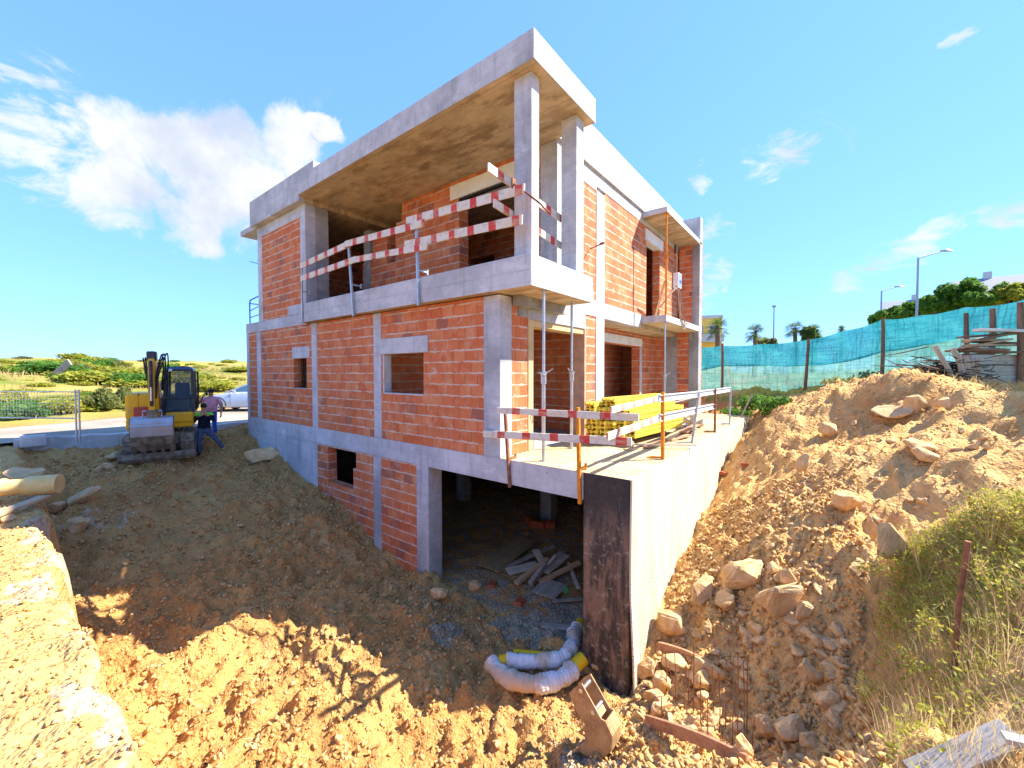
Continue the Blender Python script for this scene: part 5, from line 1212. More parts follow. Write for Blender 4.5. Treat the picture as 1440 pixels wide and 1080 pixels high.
# ------------------------------------------------------------------ foliage
def m_leaf(name,cols,scale=1.2):
    t=NT(name); c=t.coord('Object'); oi=t.node('ShaderNodeObjectInfo').outputs['Random']
    ge=t.node('ShaderNodeNewGeometry').outputs['Random Per Island']
    n=t.noise(c,scale,4,.6)
    col=t.mix(t.ramp(n,.4,.6),cols[0],cols[1]); col=t.mix(t.ramp(ge,.45,1.0,0,.8),col,cols[2]); col=t.mix(t.math('MULTIPLY',oi,.3),col,cols[1])
    t.set(col,.6,spec=.2)
    tr=t.node('ShaderNodeBsdfTranslucent'); t.put(tr.inputs['Color'],t.mix(.5,col,cols[2])); ms=t.node('ShaderNodeMixShader'); t.put(ms.inputs[0],.42); t.t.links.new(t.bsdf.outputs[0],ms.inputs[1]); t.t.links.new(tr.outputs[0],ms.inputs[2]); t.t.links.new(ms.outputs[0],t.out.inputs[0])
    return t.mat
M['leaf_scrub']=m_leaf('scrub_leaves',[(.32,.33,.04),(.20,.26,.03),(.46,.42,.06)],.9)
M['leaf_dark']=m_leaf('dark_leaves',[(.035,.11,.014),(.07,.19,.025),(.19,.33,.04)],.8)
M['leaf_olive']=m_leaf('olive_leaves',[(.17,.19,.05),(.09,.13,.035),(.30,.28,.09)],1.)
M['leaf_palm']=m_leaf('palm_leaves',[(.05,.12,.02),(.08,.16,.03),(.16,.2,.05)],.8)
M['bark']=m_wood('bark',(.11,.075,.05),(.20,.15,.10),2)
def crown_np(r,n,lobes,leaf,flat=.4,up=.3):
    """n leaf quads spread through the shells of several lobes (cx,cy,cz,rx,ry,rz)"""
    lob=np.array(lobes,float); wts=(lob[:,3]*lob[:,4]*lob[:,5])**.67; k=r.choice(len(lob),n,p=wts/wts.sum())
    d=r.normal(size=(n,3)); d/=np.linalg.norm(d,axis=1)[:,None]
    rad=r.random(n)**.28; L=lob[k]
    rad=rad*(1+.16*np.sin(d[:,0]*5+k)*np.sin(d[:,2]*6+k*2))
    P=L[:,:3]+d*L[:,3:]*rad[:,None]
    nrm=d*.6+r.normal(size=(n,3))*.6; nrm[:,2]+=up; nrm/=np.linalg.norm(nrm,axis=1)[:,None]
    a=np.cross(nrm,r.normal(size=(n,3))); a/=np.linalg.norm(a,axis=1)[:,None]; b=np.cross(nrm,a)
    s=leaf*r.uniform(.6,1.4,n)[:,None]; w=s*r.uniform(.4,.7,n)[:,None]
    V=np.stack([P-a*s,P-b*w+a*s*.1,P+a*s,P+b*w+a*s*.1],1).reshape(-1,3); Fq=np.arange(4*n).reshape(n,4)
    return V,Fq
def crown(name,mat,parent,seed,n,lobes,leaf,**k):
    r=np.random.default_rng(seed); V,Fq=crown_np(r,n,lobes,leaf,**k)
    o=bpy.data.objects.new(name,np_mesh(name,V,Fq,[M[mat]])); COL.objects.link(o); o.parent=parent; return o
def rlobes(seed,n,R_,H,z0):
    r=random.Random(seed); o=[]
    for _ in range(n):
        a=r.uniform(0,6.28); q=R_*math.sqrt(r.random())*.75; k=1-.55*q/R_
        o.append((q*math.cos(a),q*math.sin(a),z0+H*k*r.uniform(.35,.85),R_*r.uniform(.28,.5),R_*r.uniform(.28,.5),H*r.uniform(.2,.38)))
    return o
def shrub(loc,R_,H,label,mat,seed,n=700,leaf=.10,group=None,name='shrub'):
    s=thing(name,label,'shrub',loc,rng.uniform(0,6),group)
    crown('foliage',mat,s,seed,n,rlobes(seed,9,R_,H,0),leaf)
    mb=MB()
    r=random.Random(seed)
    for i in range(4): a=r.uniform(0,6.3); mb.tube([(0,0,-.1),(R_*.25*math.cos(a),R_*.25*math.sin(a),H*.35),(R_*.5*math.cos(a),R_*.5*math.sin(a),H*.7)],[.035*H,.025*H,.01*H],5)
    mb.build('stem',M['bark'],s,local=True); return s
# --- scrub on the hill to the left: individual bushes where one can tell them apart
def hill_point(px,py,lo_=14,hi_=200):
    ds=np.geomspace(lo_,hi_,2500); P=CAM[None]+ray(px,py)[None]*ds[:,None]; h=P[:,2]-ground_z(P[:,0],P[:,1],False); k=np.argmax(h<0)
    return P[k],ds[k],h[k]<0
protos=[shrub((0,0,0),1,1,'x','leaf_scrub',50,1300,.085),shrub((0,0,0),1,1,'x','leaf_dark',51,1300,.085),shrub((0,0,0),1,1,'x','leaf_olive',52,1300,.085)]
used=[False]*3
def put_shrub(k_,loc,sx,sz,label,group):
    rz=rng.uniform(0,6.28)
    if not used[k_]: o=protos[k_]; used[k_]=True; o.rotation_euler=(0,0,rz)
    else: o=copy_thing(protos[k_],rot=(0,0,rz))
    o.location=loc; o.scale=(sx,sx,sz); o['label']=label
    if group: o['group']=group
    elif 'group' in o: del o['group']
    return o
for px,py,wpx,hpx,k_,lab in [(140,562,46,34,2,'round grey green bush beside the road behind the mesh fence post'),(172,556,30,26,2,'smaller grey bush right of the round grey green bush'),(30,577,64,26,1,'dark bush seen through the left half of the mesh fence'),(88,572,44,26,0,'green bush seen through the mesh fence next to its posts'),
    (188,534,50,22,1,'dark green bush on the slope just left of the excavator boom'),(70,516,50,16,1,'dark bush on the left hilltop'),(290,500,17,9,2,'small round bush on the skyline right of the excavator'),(150,506,26,8,1,'low dark bush on the skyline left of the excavator'),(335,502,30,9,1,'dark bush on the skyline by the left edge of the house'),(100,522,40,15,1,'dark bush on the hill above the mesh fence'),(48,514,26,13,1,'dark domed bush at the left end of the hilltop')]:
    p,d,ok=hill_point(px,py+hpx*.42)
    if ok: put_shrub(k_,(p[0],p[1],p[2]-.05),wpx*.55*d/F_PX,hpx*1.0*d/F_PX,lab,None)
r=random.Random(17); cnt=0; 
while cnt<170:
    px=r.uniform(-20,352); py=r.uniform(503,580)
    p,d,ok=hill_point(px,py)
    if not ok or road_s(p[0],p[1])<2.5: continue
    k_=r.choice([0,0,0,0,0,0,1,2]); s=r.uniform(.6,2.2)*(.4 if d<28 else 1)
    put_shrub(k_,(p[0],p[1],p[2]-.08),s,s*r.uniform(.28,.55),('yellow green','dark green','grey green')[k_]+' bush among the scrub on the hillside beyond the road','scrub bushes on the hillside'); cnt+=1
# dry grass cover on the hillside
def blades(r,n,xs,ys,zs,h0,h1,lean,w):
    m=len(xs); a=r.uniform(0,6.28,m); h=h0+(h1-h0)*r.random(m); l=r.uniform(.1,lean,m); dx=np.cos(a)*h*l; dy=np.sin(a)*h*l; b=r.uniform(0,6.28,m); wx=np.cos(b)*w; wy=np.sin(b)*w
    base=np.stack([xs,ys,zs-.02],-1); W2=np.stack([wx,wy,0*wx],-1); mid=base+np.stack([dx*.35,dy*.35,h*.6],-1); top=base+np.stack([dx,dy,h*.95],-1)
    V=np.stack([base-W2,base+W2,mid+W2*.7,mid-W2*.7,top],1).reshape(-1,3); k=np.arange(m)[:,None]*5
    q=k+np.array([[0,1,2,3]]); tri=k+np.array([[3,2,4,4]])
    return V,q,k+np.array([[3,2,4]])
def grass_obj(name,V,q,tri,mat):
    me=bpy.data.meshes.new(name); me.from_pydata(V.tolist(),[],q.tolist()+tri.tolist()); me.materials.append(mat); me.update(); o=bpy.data.objects.new(name,me); COL.objects.link(o); return tag(o,kind='stuff')
M['dry_grass']=m_leaf('dry_grass',[(.50,.36,.14),(.38,.28,.10),(.62,.48,.22)],1.)
r=np.random.default_rng(3); n=16000
s_=r.uniform(.3,38,n)**1.0; yy=r.uniform(-22,40,n); xx=-19.6-.335/.94*(yy+5)-s_/.94+0*yy
nz=fbm(xx,yy,.35,3,.6,5)
k=nz>-.05; xx=xx[k];yy=yy[k]
V,q,tri=blades(r,n,xx,yy,ground_z(xx,yy,False),.15,.5,.6,.03); grass_obj('dry_grass',V,q,tri,M['dry_grass'])
# wooden signboard on the hill
p,d,_=hill_point(90,535); o=MB().beam((-.1,0,0),(-.1,0,.9),.12,.1).beam((-.75,.1,.35),(.5,-.05,1.3),.1,.5).build('broken_board',M['plank_grey'],org=(0,0,0)); o.location=p; o.rotation_euler=(0,0,YAW); tag(o,'broken leaning board among the bushes on the left hill','board')
# ------------------------------------------------------------------ green net fence on the right
t=NT('green_net'); c=t.coord('UV'); s=t.sep(c)
def m_net(name,a,b,alpha):
    t=NT(name); c=t.coord(); n=t.noise(t.coord('Object',(1,1,2.5)),1.3,5,.65); fold=t.noise(t.coord('Object',(1.5,1.5,9)),1.2,5,.7); fine=t.noise(t.coord('Object',(18,18,18)),1,3,.7); vl=t.noise(t.coord('Object',(9,9,.35)),1.5,5,.7); hl=t.noise(t.coord('Object',(.5,.5,16)),1.5,4,.7)
    col=t.mix(t.ramp(n,.35,.65),a,b); col=t.mix(t.ramp(fold,.5,.68,0,.5),col,tuple(x*.6 for x in a)); col=t.mix(t.ramp(vl,.52,.60,0,.65),col,tuple(x*.45 for x in a)); col=t.mix(t.ramp(hl,.54,.60,0,.6),col,tuple(x*.5 for x in a)); col=t.mix(t.ramp(fine,.5,.7,0,.3),col,tuple(min(1,x*1.5) for x in b))
    t.set(col,.7,t.bump(t.math('ADD',fold,t.math('MULTIPLY',vl,.6)),.8,.05),spec=.15)
    tr=t.node('ShaderNodeBsdfTranslucent'); t.put(tr.inputs['Color'],col); tp=t.node('ShaderNodeBsdfTransparent'); m1=t.node('ShaderNodeMixShader'); m2=t.node('ShaderNodeMixShader')
    t.put(m1.inputs[0],.28); t.t.links.new(t.bsdf.outputs[0],m1.inputs[1]); t.t.links.new(tr.outputs[0],m1.inputs[2])
    t.put(m2.inputs[0],t.math('ADD',alpha-.06,t.math('MULTIPLY',fine,.12))); t.t.links.new(m1.outputs[0],m2.inputs[1]); t.t.links.new(tp.outputs[0],m2.inputs[2]); t.t.links.new(m2.outputs[0],t.out.inputs[0]); return t.mat
M['net_low']=m_net('pale_green_net',(.16,.52,.47),(.30,.66,.58),.16); M['net_up']=m_net('blue_green_net',(.03,.36,.46),(.07,.48,.54),.06)
# stations: photo x, top y, bottom y, distance
FS=[(900,494,575,21),(985,488,572,19.5),(1015,486,560,18.3),(1070,484,556,17),(1128,479,556,16),(1185,466,556,15),(1243,449,545,14),(1300,443,540,12.6),(1360,432,536,11),(1440,422,545,9.3),(1520,405,560,8),(1640,380,600,6.6)]
def st(i): px,yt,yb3,d=FS[i]; return Vector(D(px,yt,d)),Vector(D(px,yb3,d))
fence=thing('net_fence','long turquoise debris net fence on wooden posts along the right boundary','fence',tuple(st(5)[1])); fence['_wl']=tuple(fence.location)
FM=m_wood('fence_post_wood',(.16,.085,.05),(.27,.16,.10),2); M['fpost']=FM
def net(v0,v1,mat,off,seed,lift):
    mb=MB(); cols_=[]; SUB=7; Vn=12
    for i in range(len(FS)-1):
        (ta,ba),(tb,bb)=st(i),st(i+1)
        for s_ in range(SUB+(i==len(FS)-2)):
            u_=s_/SUB; T_=ta.lerp(tb,u_); B2=ba.lerp(bb,u_); 
            post_here=abs(math.sin(math.pi*u_))
            T_=T_-Vector((0,0,.05*post_here)); nrm=Vector((-(tb-ta).y,(tb-ta).x,0)).normalized(); col_=[]
            for j in range(Vn+1):
                v=v0(i+u_)+(v1(i+u_)-v0(i+u_))*j/Vn; q=B2.lerp(T_,v); q=q+nrm*(off+.05*math.sin(v*5+i*1.7+seed)*post_here+.025*math.sin(u_*9+v*11+i)); col_.append(q)
            cols_.append(col_)
    n=len(cols_); vs=[p for c_ in cols_ for p in c_]; W=Vn+1
    mb.add(vs,[(i*W+j,(i+1)*W+j,(i+1)*W+j+1,i*W+j+1) for i in range(n-1) for j in range(Vn)])
    return mb.build('net_panel',M[mat],fence,smooth=True,fixn=False)
net(lambda u:0.0,lambda u:.60+.05*math.sin(u*.9),'net_low',0,0,0)
net(lambda u:.56+.05*math.sin(u*.9),lambda u:1.0,'net_up',-.04,1,0)
for px,yt,yb3,d,ti in [(1016,483,572,18.2,0),(1132,477,560,15.9,-.12),(1242,447,528,13.9,0),(1361,440,532,10.9,.03),(1396,434,482,9.95,0),(1438,425,560,9.2,.03)]:
    T_=Vector(D(px,yt,d-.15)); B2=Vector(D(px,yb3+20,d-.15)); T_=T_+Vector((-ti,0,0)); B2.x=T_.x+ti*1.2; B2.y=T_.y
    rd=.055 if d>10.5 else .06
    MB().tube([B2,B2.lerp(T_,.5)+Vector((.015,0,0)),T_],[rd*1.05,rd,rd*.9],8).build('post',M['fpost'],fence)
# weeds against the net, dark bush at the far corner of the deck
p=D(1085,600,13.2); shrub((p[0],p[1],gz_at(p[0],p[1])-.15),1.1,.75,'dark green bush below the net fence behind the far end of the deck','leaf_dark',71,2200,.055)
p=D(1040,585,14.5); shrub((p[0],p[1],gz_at(p[0],p[1])-.1),.8,.45,'low dark bush behind the deck end, left of the larger dark bush','leaf_dark',75,1300,.05)
p=D(1195,545,12.8); shrub((p[0],p[1],gz_at(p[0],p[1])-.05),.9,.55,'thin olive weeds at the foot of the net left of the mound top','leaf_olive',72,700,.05)
p=D(1280,535,11.5); shrub((p[0],p[1],gz_at(p[0],p[1])-.05),.45,.45,'small dry yellow weed on the back of the mound','leaf_scrub',73,500,.05)
for px,py,d,s,lab in [(1222,525,13.2,.5,'dark leafy weed growing up the net near the third post'),(1295,527,11.6,.35,'green weed beside the dry yellow tuft by the net')]:
    p=D(px,py,d); shrub((p[0],p[1],gz_at(p[0],p[1])-.02),s,s*1.1,lab,'leaf_olive',int(px),400,.045)
r=np.random.default_rng(9)
V0=[];Q0=[];T0=[];b=0
for px,py,d,R_,n,h in [(1275,545,11.4,.35,500,.5),(1335,552,10.2,.9,700,.22),(1400,570,8.9,1.0,900,.2),(1430,585,8.0,.8,700,.2),(1230,535,12.6,.6,300,.4)]:
    p=D(px,py,d); xs=p[0]+r.normal(size=n)*R_*.5; ys=p[1]+r.normal(size=n)*R_*.5; V,q,tri=blades(r,n,xs,ys,ground_z(xs,ys),h*.4,h,.7,.006); V0.append(V);Q0.append(q+b);T0.append(tri+b);b+=len(V)
grass_obj('dry_tufts',np.concatenate(V0),np.concatenate(Q0),np.concatenate(T0),M['dry_grass'])
# ------------------------------------------------------------------ timber stack and brush heap by the net
def wz(px,py,d): return Vector(D(px,py,d))
GT='old boards stacked by the net fence'
base=wz(1398,545,9.25); gzb=gz_at(base.x,base.y)
ux=Vector((math.cos(YAW-.25),math.sin(YAW-.25),0)); uy=Vector((-ux.y,ux.x,0))
mb=MB(); 
def lb(c,L,w,th,yaw,pit,label,mat,rl=0):
    o=MB().box(-L/2,L/2,-w/2,w/2,-th/2,th/2).build('board',M[mat],bevel=.003); o.location=c; o.rotation_euler=Euler((rl,pit,YAW-.25+yaw),'XYZ'); return tag(o,label,'board',GT)
M['plank_x']=m_wood('old_plank_x',(.36,.27,.18),(.56,.46,.33),0); M['plank_xg']=m_wood('grey_plank_x',(.38,.34,.29),(.58,.54,.48),0); M['plank_xd']=m_wood('dark_plank_x',(.17,.10,.065),(.30,.20,.13),0); M['plank_xw']=m_wood('white_plank_x',(.68,.65,.6),(.8,.78,.74),0); M['plank_z']=m_wood('old_plank_z',(.40,.29,.19),(.62,.47,.32),2)
for i,(w_,h_,z_) in enumerate(((.95,.30,.15),(.95,.26,.44),(1.0,.22,.69))):
    c_=base+ux*.06+uy*.15; lb(Vector((c_.x,c_.y,gzb+z_)),w_,.28,h_,.02*i,.01*(i-1),('bottom','middle','upper')[i]+' thick grey board layer of the timber stack by the net','plank_xg')
rr=random.Random(12)
WD=['lowest','second','third','fourth','fifth','sixth','seventh','eighth','ninth','tenth','eleventh','topmost']
for i in range(12):
    c_=base+ux*(-.10+rr.uniform(-.16,.16))+uy*(.1+rr.uniform(-.15,.15)); lb(Vector((c_.x,c_.y,gzb+.83+i*.038)),rr.uniform(.6,1.0),rr.uniform(.14,.28),.045,rr.uniform(-.5,.5),rr.uniform(-.22,.22),f'{WD[i]} loose board on top of the timber stack by the net',rr.choice(['plank_x','plank_xg','plank_xd','plank_xd']))
c_=base+ux*.12; lb(Vector((c_.x,c_.y,gzb+1.34)),.95,.25,.06,.05,.06,'white board crowning the timber stack by the net','plank_xw')
for i,(dx,L,ti) in enumerate(((-.62,.85,.10),(-.52,.8,.06),(-.44,.72,.04),(-.36,.75,-.02),(-.68,1.15,.42),(-.45,1.05,.35))):
    c_=base+ux*dx-uy*.12; o=MB().box(-.05,.05,-.014,.014,0,L).build('board',M['plank_z'],bevel=.002); o.location=(c_.x,c_.y,gzb-.03); o.rotation_euler=Euler((-.08,-ti,YAW-.25),'XYZ'); tag(o,['first','second','third','fourth','fifth longer slanting','sixth longer slanting'][i]+' upright board leaning on the left end of the timber stack','board',GT)
M['twig']=m_wood('dark_twigs',(.07,.045,.03),(.16,.11,.075),0)
c0=wz(1330,534,9.7); mb=MB()
for i in range(150):
    a_=rr.uniform(0,6.28); L=rr.uniform(.3,1.0); q=Vector((c0.x+rr.gauss(0,.36),c0.y+rr.gauss(0,.25),gz_at(c0.x,c0.y)+abs(rr.gauss(.2,.17)))); d_=Vector((math.cos(a_),math.sin(a_),rr.uniform(-.3,.5)))*L/2; mb.tube([q-d_,q+Vector((0,0,rr.uniform(-.05,.05))),q+d_],[.012,.014,.006],5)
tag(mb.build('brush_heap',M['twig']),'dark heap of sticks and branches left of the timber stack','branches')
for i,(px,py,yaw,pit) in enumerate(((1352,540,.5,-.5),(1345,545,.9,-.4),(1362,538,.2,-.6))):
    c_=wz(px,py,9.7); lb(c_+Vector((0,0,.12)),.75,.08,.025,yaw,pit,['first','second','third'][i]+' plank leaning between the brush heap and the timber stack','plank_xg')
# ------------------------------------------------------------------ trees, palms, lamps, houses beyond the net
def tree(px,pyb,pyt,wpx,d,label,seed,n,mat,leaf,trunk_h=.35):
    b_=D(px,524,d); zt=CAM[2]-(pyt-524)/F_PX*d; R_=wpx/2*d/F_PX; zb=CAM[2]-(pyb-524)/F_PX*d; z0=gz_at(b_[0],b_[1])
    t_=thing('tree',label,'tree',(b_[0],b_[1],z0)); H=zt-zb; lz=zb-z0
    r=random.Random(seed); lob=[]
    for _ in range(26):
        a=r.uniform(0,6.28); q=R_*math.sqrt(r.random())*.8; lob.append((q*math.cos(a),q*math.sin(a),lz+H*(.15+.68*r.random()*(1-.45*(q/R_)**2)),R_*r.uniform(.18,.34),R_*r.uniform(.18,.34),H*r.uniform(.12,.22)))
    crown('crown',mat,t_,seed,n,lob,leaf)
    mb=MB(); mb.tube([(0,0,-.3),(.05,.03,lz*.5),(0,0,lz+H*.3)],[.05*H+.1,.04*H+.07,.02*H+.04],8)
    for k_ in range(6): a=k_*1.05; mb.tube([(0,0,lz*.7),(R_*.3*math.cos(a),R_*.3*math.sin(a),lz+H*.3),(R_*.6*math.cos(a),R_*.6*math.sin(a),lz+H*.6)],[.03*H+.03,.02*H+.02,.01*H],6)
    mb.build('trunk',M['bark'],t_,local=True); return t_
tree(1356,440,391,78,30,'dense dark round tree behind the net, largest of the trees',81,9000,'leaf_dark',.14)
tree(1427,432,396,56,28,'yellow green tree at the right edge behind the net',82,6000,'leaf_scrub',.14)
tree(1305,446,416,62,31,'dark tree left of the largest tree behind the net',83,6000,'leaf_dark',.14)
tree(1262,452,430,60,34,'dark low tree between the two street lamps',84,5000,'leaf_dark',.14)
tree(1232,458,440,28,37,'smallest dark tree at the left end of the tree row by the lamp',85,2500,'leaf_dark',.14)
tree(1140,482,459,34,45,'green leafy tree between the palms and the tree row',87,2500,'leaf_palm',.2)
tree(1075,490,474,30,48,'low olive bush like tree between the two left palms',88,1500,'leaf_olive',.2)
def palm(px,pyc,pyb,d,R_,label,seed):
    b_=D(px,524,d); z0=gz_at(b_[0],b_[1]); zc=CAM[2]-(pyc-524)/F_PX*d
    t_=thing('palm_tree',label,'palm',(b_[0],b_[1],z0)); H=zc-z0; r=random.Random(seed)
    MB().tube([(0,0,-.2),(.05,0,H*.5),(0,0,H)],[.28,.22,.2],10).build('trunk',M['bark'],t_,local=True)
    mb=MB()
    for i in range(46):
        a=i*2.4+r.uniform(-.2,.2); el=r.uniform(-.7,1.4); L=R_*r.uniform(.85,1.1); dirv=Vector((math.cos(a)*math.cos(el),math.sin(a)*math.cos(el),math.sin(el)))
        pts=[Vector((0,0,H))+dirv*L*s_-Vector((0,0,.35*L*s_*s_)) for s_ in (0,.35,.6)]
        side=dirv.cross(Vector((0,0,1))).normalized(); mb.tube(pts,[.03,.02,.015],4)
        tip=pts[-1]; dd=(pts[-1]-pts[-2]).normalized()
        for j in range(9):
            g=(j-4)/4*1.25; q=(dd*math.cos(g)+side*math.sin(g)); e=tip+q*L*.72-Vector((0,0,.12*L*abs(g)+.1*L)); w_=dd.cross(q); w_=(side*math.cos(g)-dd*math.sin(g))*L*.022
            mb.add([tip,tip+(e-tip)*.5+w_,e,tip+(e-tip)*.5-w_],[(0,1,2,3)])
    mb.build('crown',M['leaf_palm'],t_,local=True,fixn=False); return t_
palm(1008,462,488,40,1.15,'palm tree closest to the house, behind the net',1); palm(1061,468,486,44,1.05,'palm tree standing alone left of the thin lamp post',2); palm(1117,464,484,46,1.15,'third palm right of the thin lamp post',3); palm(1143,466,484,50,1.0,'fourth palm beside the leafy tree',4); palm(1182,463,478,55,.55,'tiny distant palm top above the net',5)
M['lamp']=plain('lamp_grey',(.30,.36,.44),.45,.5,.05,3,0)
def lamp(px,pyt,pyb,d,arm,label):
    b_=D(px,524,d); z0=gz_at(b_[0],b_[1])-1; zt=CAM[2]-(pyt-524)/F_PX*d; t_=thing('street_lamp',label,'street lamp',(b_[0],b_[1],z0)); H=zt-z0; u_=Vector(RT)*1.0; u_.z=0; u_.normalize()
    MB().tube([(0,0,0),(0,0,H*.6),(0,0,H)],[.10,.08,.06],10).build('pole',M['lamp'],t_,local=True,smooth=True)
    if arm:
        e=u_*arm+Vector((0,0,arm*.27)); MB().tube([(0,0,H-.03),e*.5+Vector((0,0,H)),e+Vector((0,0,H))],[.05,.045,.04],8).build('arm',M['lamp'],t_,local=True,smooth=True)
        h=e+Vector((0,0,H)); MB().loft([[h+u_*a_+Vector((0,0,z_))+Vector((-u_.y,u_.x,0))*w_ for w_,z_ in ((-w2,.0),(w2,.0),(w2*.6,h2),(-w2*.6,h2))] for a_,w2,h2 in ((-.1,.08,.08),(.2,.16,.14),(.6,.15,.10),(.75,.08,.05))]).build('lamp_head',M['lamp'],t_,local=True,bevel=.01)
    else: MB().loft([[Vector((a_,b2,z_)) for a_,b2 in ((-w2,-w2),(w2,-w2),(w2,w2),(-w2,w2))] for z_,w2 in ((H,.08),(H+.1,.2),(H+.22,.2),(H+.28,.06))]).build('lamp_head',M['lamp'],t_,local=True)
    return t_
lamp(1287,364,450,30,1.75,'tallest street lamp with a slanted arm pointing right, above the trees'); lamp(1237,410,452,38,1.35,'second street lamp with a slanted arm, left of the tallest one'); lamp(1087,433,486,48,0,'thin distant lamp post between the palms')
# yellow apartment block behind the house, white terraced houses on the right
M['ywall']=plain('yellow_render',(.80,.52,.12),.8,0,.05,2,.05); M['wwall']=plain('white_render',(.55,.54,.54),.8,0,.05,2,.05); M['tile']=plain('grey_purple_tiles',(.22,.23,.27),.8,0,.1,4,.1); M['win']=plain('dark_window',(.08,.10,.13),.2)
def bld(name,label,px,py,d,W,Dp,H,wall,yaw,storeys,roofh,bal=True,mat2='wwall'):
    b_=D(px,524,d); zt=CAM[2]-(py-524)/F_PX*d
    t_=thing(name,label,'building',(b_[0],b_[1],zt-H),yaw)
    MB().box(-W/2,W/2,-Dp/2,Dp/2,0,H).build('wall',M[wall],t_,local=True)
    sh=H/storeys
    for s_ in range(storeys):
        n=max(2,int(W/3))
        for i in range(n):
            x=-W/2+W*(i+.5)/n; f=MB().box(x-.65,x+.65,-Dp/2-.04,-Dp/2+.02,s_*sh+.9,s_*sh+2.2).build('window',M[mat2],t_,local=True); MB().box(x-.55,x+.55,-Dp/2-.06,-Dp/2-.035,s_*sh+1.0,s_*sh+2.1).build('pane',M['win'],f,local=True)
        if bal: MB().box(-W/2,W/2,-Dp/2-1.2,-Dp/2-.01,s_*sh-.12,s_*sh+.9).build('balcony',M[mat2],t_,local=True)
    if roofh:
        MB().add([(-W/2-.4,-Dp/2-.4,H),(W/2+.4,-Dp/2-.4,H),(W/2+.4,Dp/2+.4,H),(-W/2-.4,Dp/2+.4,H),(-W/2-.4,0,H+roofh),(W/2+.4,0,H+roofh)],[(3,2,1,0),(0,1,5,4),(2,3,4,5),(1,2,5),(3,0,4)]).build('roof',M['tile'],t_,local=True)
        for x in (-W*.3,W*.25): c_=MB().box(x-.35,x+.35,-.35,.35,H+roofh*.4,H+roofh+.7).build('chimney',M['wwall'],t_,local=True)
    else: MB().box(-W/2-.1,W/2+.1,-Dp/2-.1,Dp/2+.1,H,H+.4).build('parapet',M[mat2],t_,local=True)
    return t_
bld('apartment_block','yellow and white apartment block just right of the house edge behind the net',984,453,60,4,8,9.5,'ywall',YAW-.25,3,0)
bld('terraced_house','white house with pinkish grey roof and chimneys at the right edge above the trees',1455,411,48,13,9,6.5,'wwall',YAW-.75,2,2.2,False)
bld('terraced_house','smaller white house with a grey roof partly hidden behind the dark trees',1350,436,58,16,9,6.5,'wwall',YAW-.75,2,2.0,False)
# low spoil heap behind the house, seen below the palms
p=D(1000,492,22); mb=MB()
o=bpy.data.objects.new('earth_heap',rock_mesh('earth_heap',77,40,.9)); COL.objects.link(o); o.location=(p[0],p[1],gz_at(p[0],p[1])+.6); o.scale=(2.2,2.2,4.4); o.data.materials.clear(); o.data.materials.append(M['clods']); tag(o,'rough heap of earth behind the net beside the house corner','heap')
# ------------------------------------------------------------------ people
def skin_body(name,verts,edges,radii,root,mats,assign,parent):
    me=bpy.data.meshes.new(name+'_rig'); me.from_pydata(verts,edges,[]); o=bpy.data.objects.new(name,me); COL.objects.link(o)
    sk=o.modifiers.new('skin','SKIN'); sk.use_smooth_shade=True
    for i,(a,b) in enumerate(radii): me.skin_vertices[0].data[i].radius=(a,b)
    me.skin_vertices[0].data[root].use_root=True
    ss=o.modifiers.new('sub','SUBSURF'); ss.levels=2; ss.render_levels=2
    dg=bpy.context.evaluated_depsgraph_get(); m2=bpy.data.meshes.new_from_object(o.evaluated_get(dg)); o.modifiers.clear(); o.data=m2; bpy.data.meshes.remove(me); m2.name=name
    m2.materials.clear()
    for m in mats: m2.materials.append(m)
    for p in m2.polygons: p.material_index=assign(p.center); p.use_smooth=True
    o.parent=parent; return o
def cloth(name,col,rough=.85):
    t=NT(name); c=t.coord(); n=t.noise(c,9,5,.6); col2=t.mix(t.ramp(n,.3,.7),tuple(x*.75 for x in col),tuple(min(1,x*1.15) for x in col)); return t.set(col2,rough,t.bump(t.noise(t.coord('Object',(6,6,2)),3,4,.6),.5,.02),spec=.15)
M['skin']=plain('skin_tone',(.50,.26,.16),.55,0,.08,8,.03); M['hair']=plain('dark_hair',(.018,.014,.012),.6,0,.2,20,.2)
def head(parent,c,yaw,hair_len=.5,glasses=False,tilt=0,beard=False):
    """face, hair and ears at head centre c, looking along yaw in the person's frame"""
    Mx=Matrix.Translation(c)@Matrix.Rotation(yaw,4,'Z')@Matrix.Rotation(tilt,4,'Y')
    def sph(cen,rx,ry,rz,n=10,cut=None):
        vs=[];fs=[]; 
        for i in range(n+1):
            th=math.pi*i/n
            for j in range(2*n): ph=math.pi*j/n; vs.append(Mx@Vector((cen[0]+rx*math.sin(th)*math.cos(ph),cen[1]+ry*math.sin(th)*math.sin(ph),cen[2]+rz*math.cos(th))))
        for i in range(n):
            for j in range(2*n): fs.append((i*2*n+j,(i+1)*2*n+j,(i+1)*2*n+(j+1)%(2*n),i*2*n+(j+1)%(2*n)))
        return vs,fs
    mb=MB(); mb.add(*sph((-.022,0,.045),.098,.084,.092)); h=mb.build('hair',M['hair'],parent,local=True,smooth=True)
    for y in (-.034,.034):
        mb=MB(); mb.add(*sph((.088,y,.012),.012,.016,.010,6)); mb.build('eye',M['black'] if not glasses else M['black'],parent,local=True,smooth=True)
    if glasses:
        mb=MB(); 
        for y in (-.036,.036): mb.add(*sph((.094,y,.012),.012,.032,.024,8))
        mb.tube([Mx@Vector((.09,-.07,.018)),Mx@Vector((0,-.083,.018))],.005,6); mb.tube([Mx@Vector((.09,.07,.018)),Mx@Vector((0,.083,.018))],.005,6); mb.tube([Mx@Vector((.10,-.012,.016)),Mx@Vector((.10,.012,.016))],.005,6)
        mb.build('sunglasses',M['black'],parent,local=True,smooth=True)
    return Mx
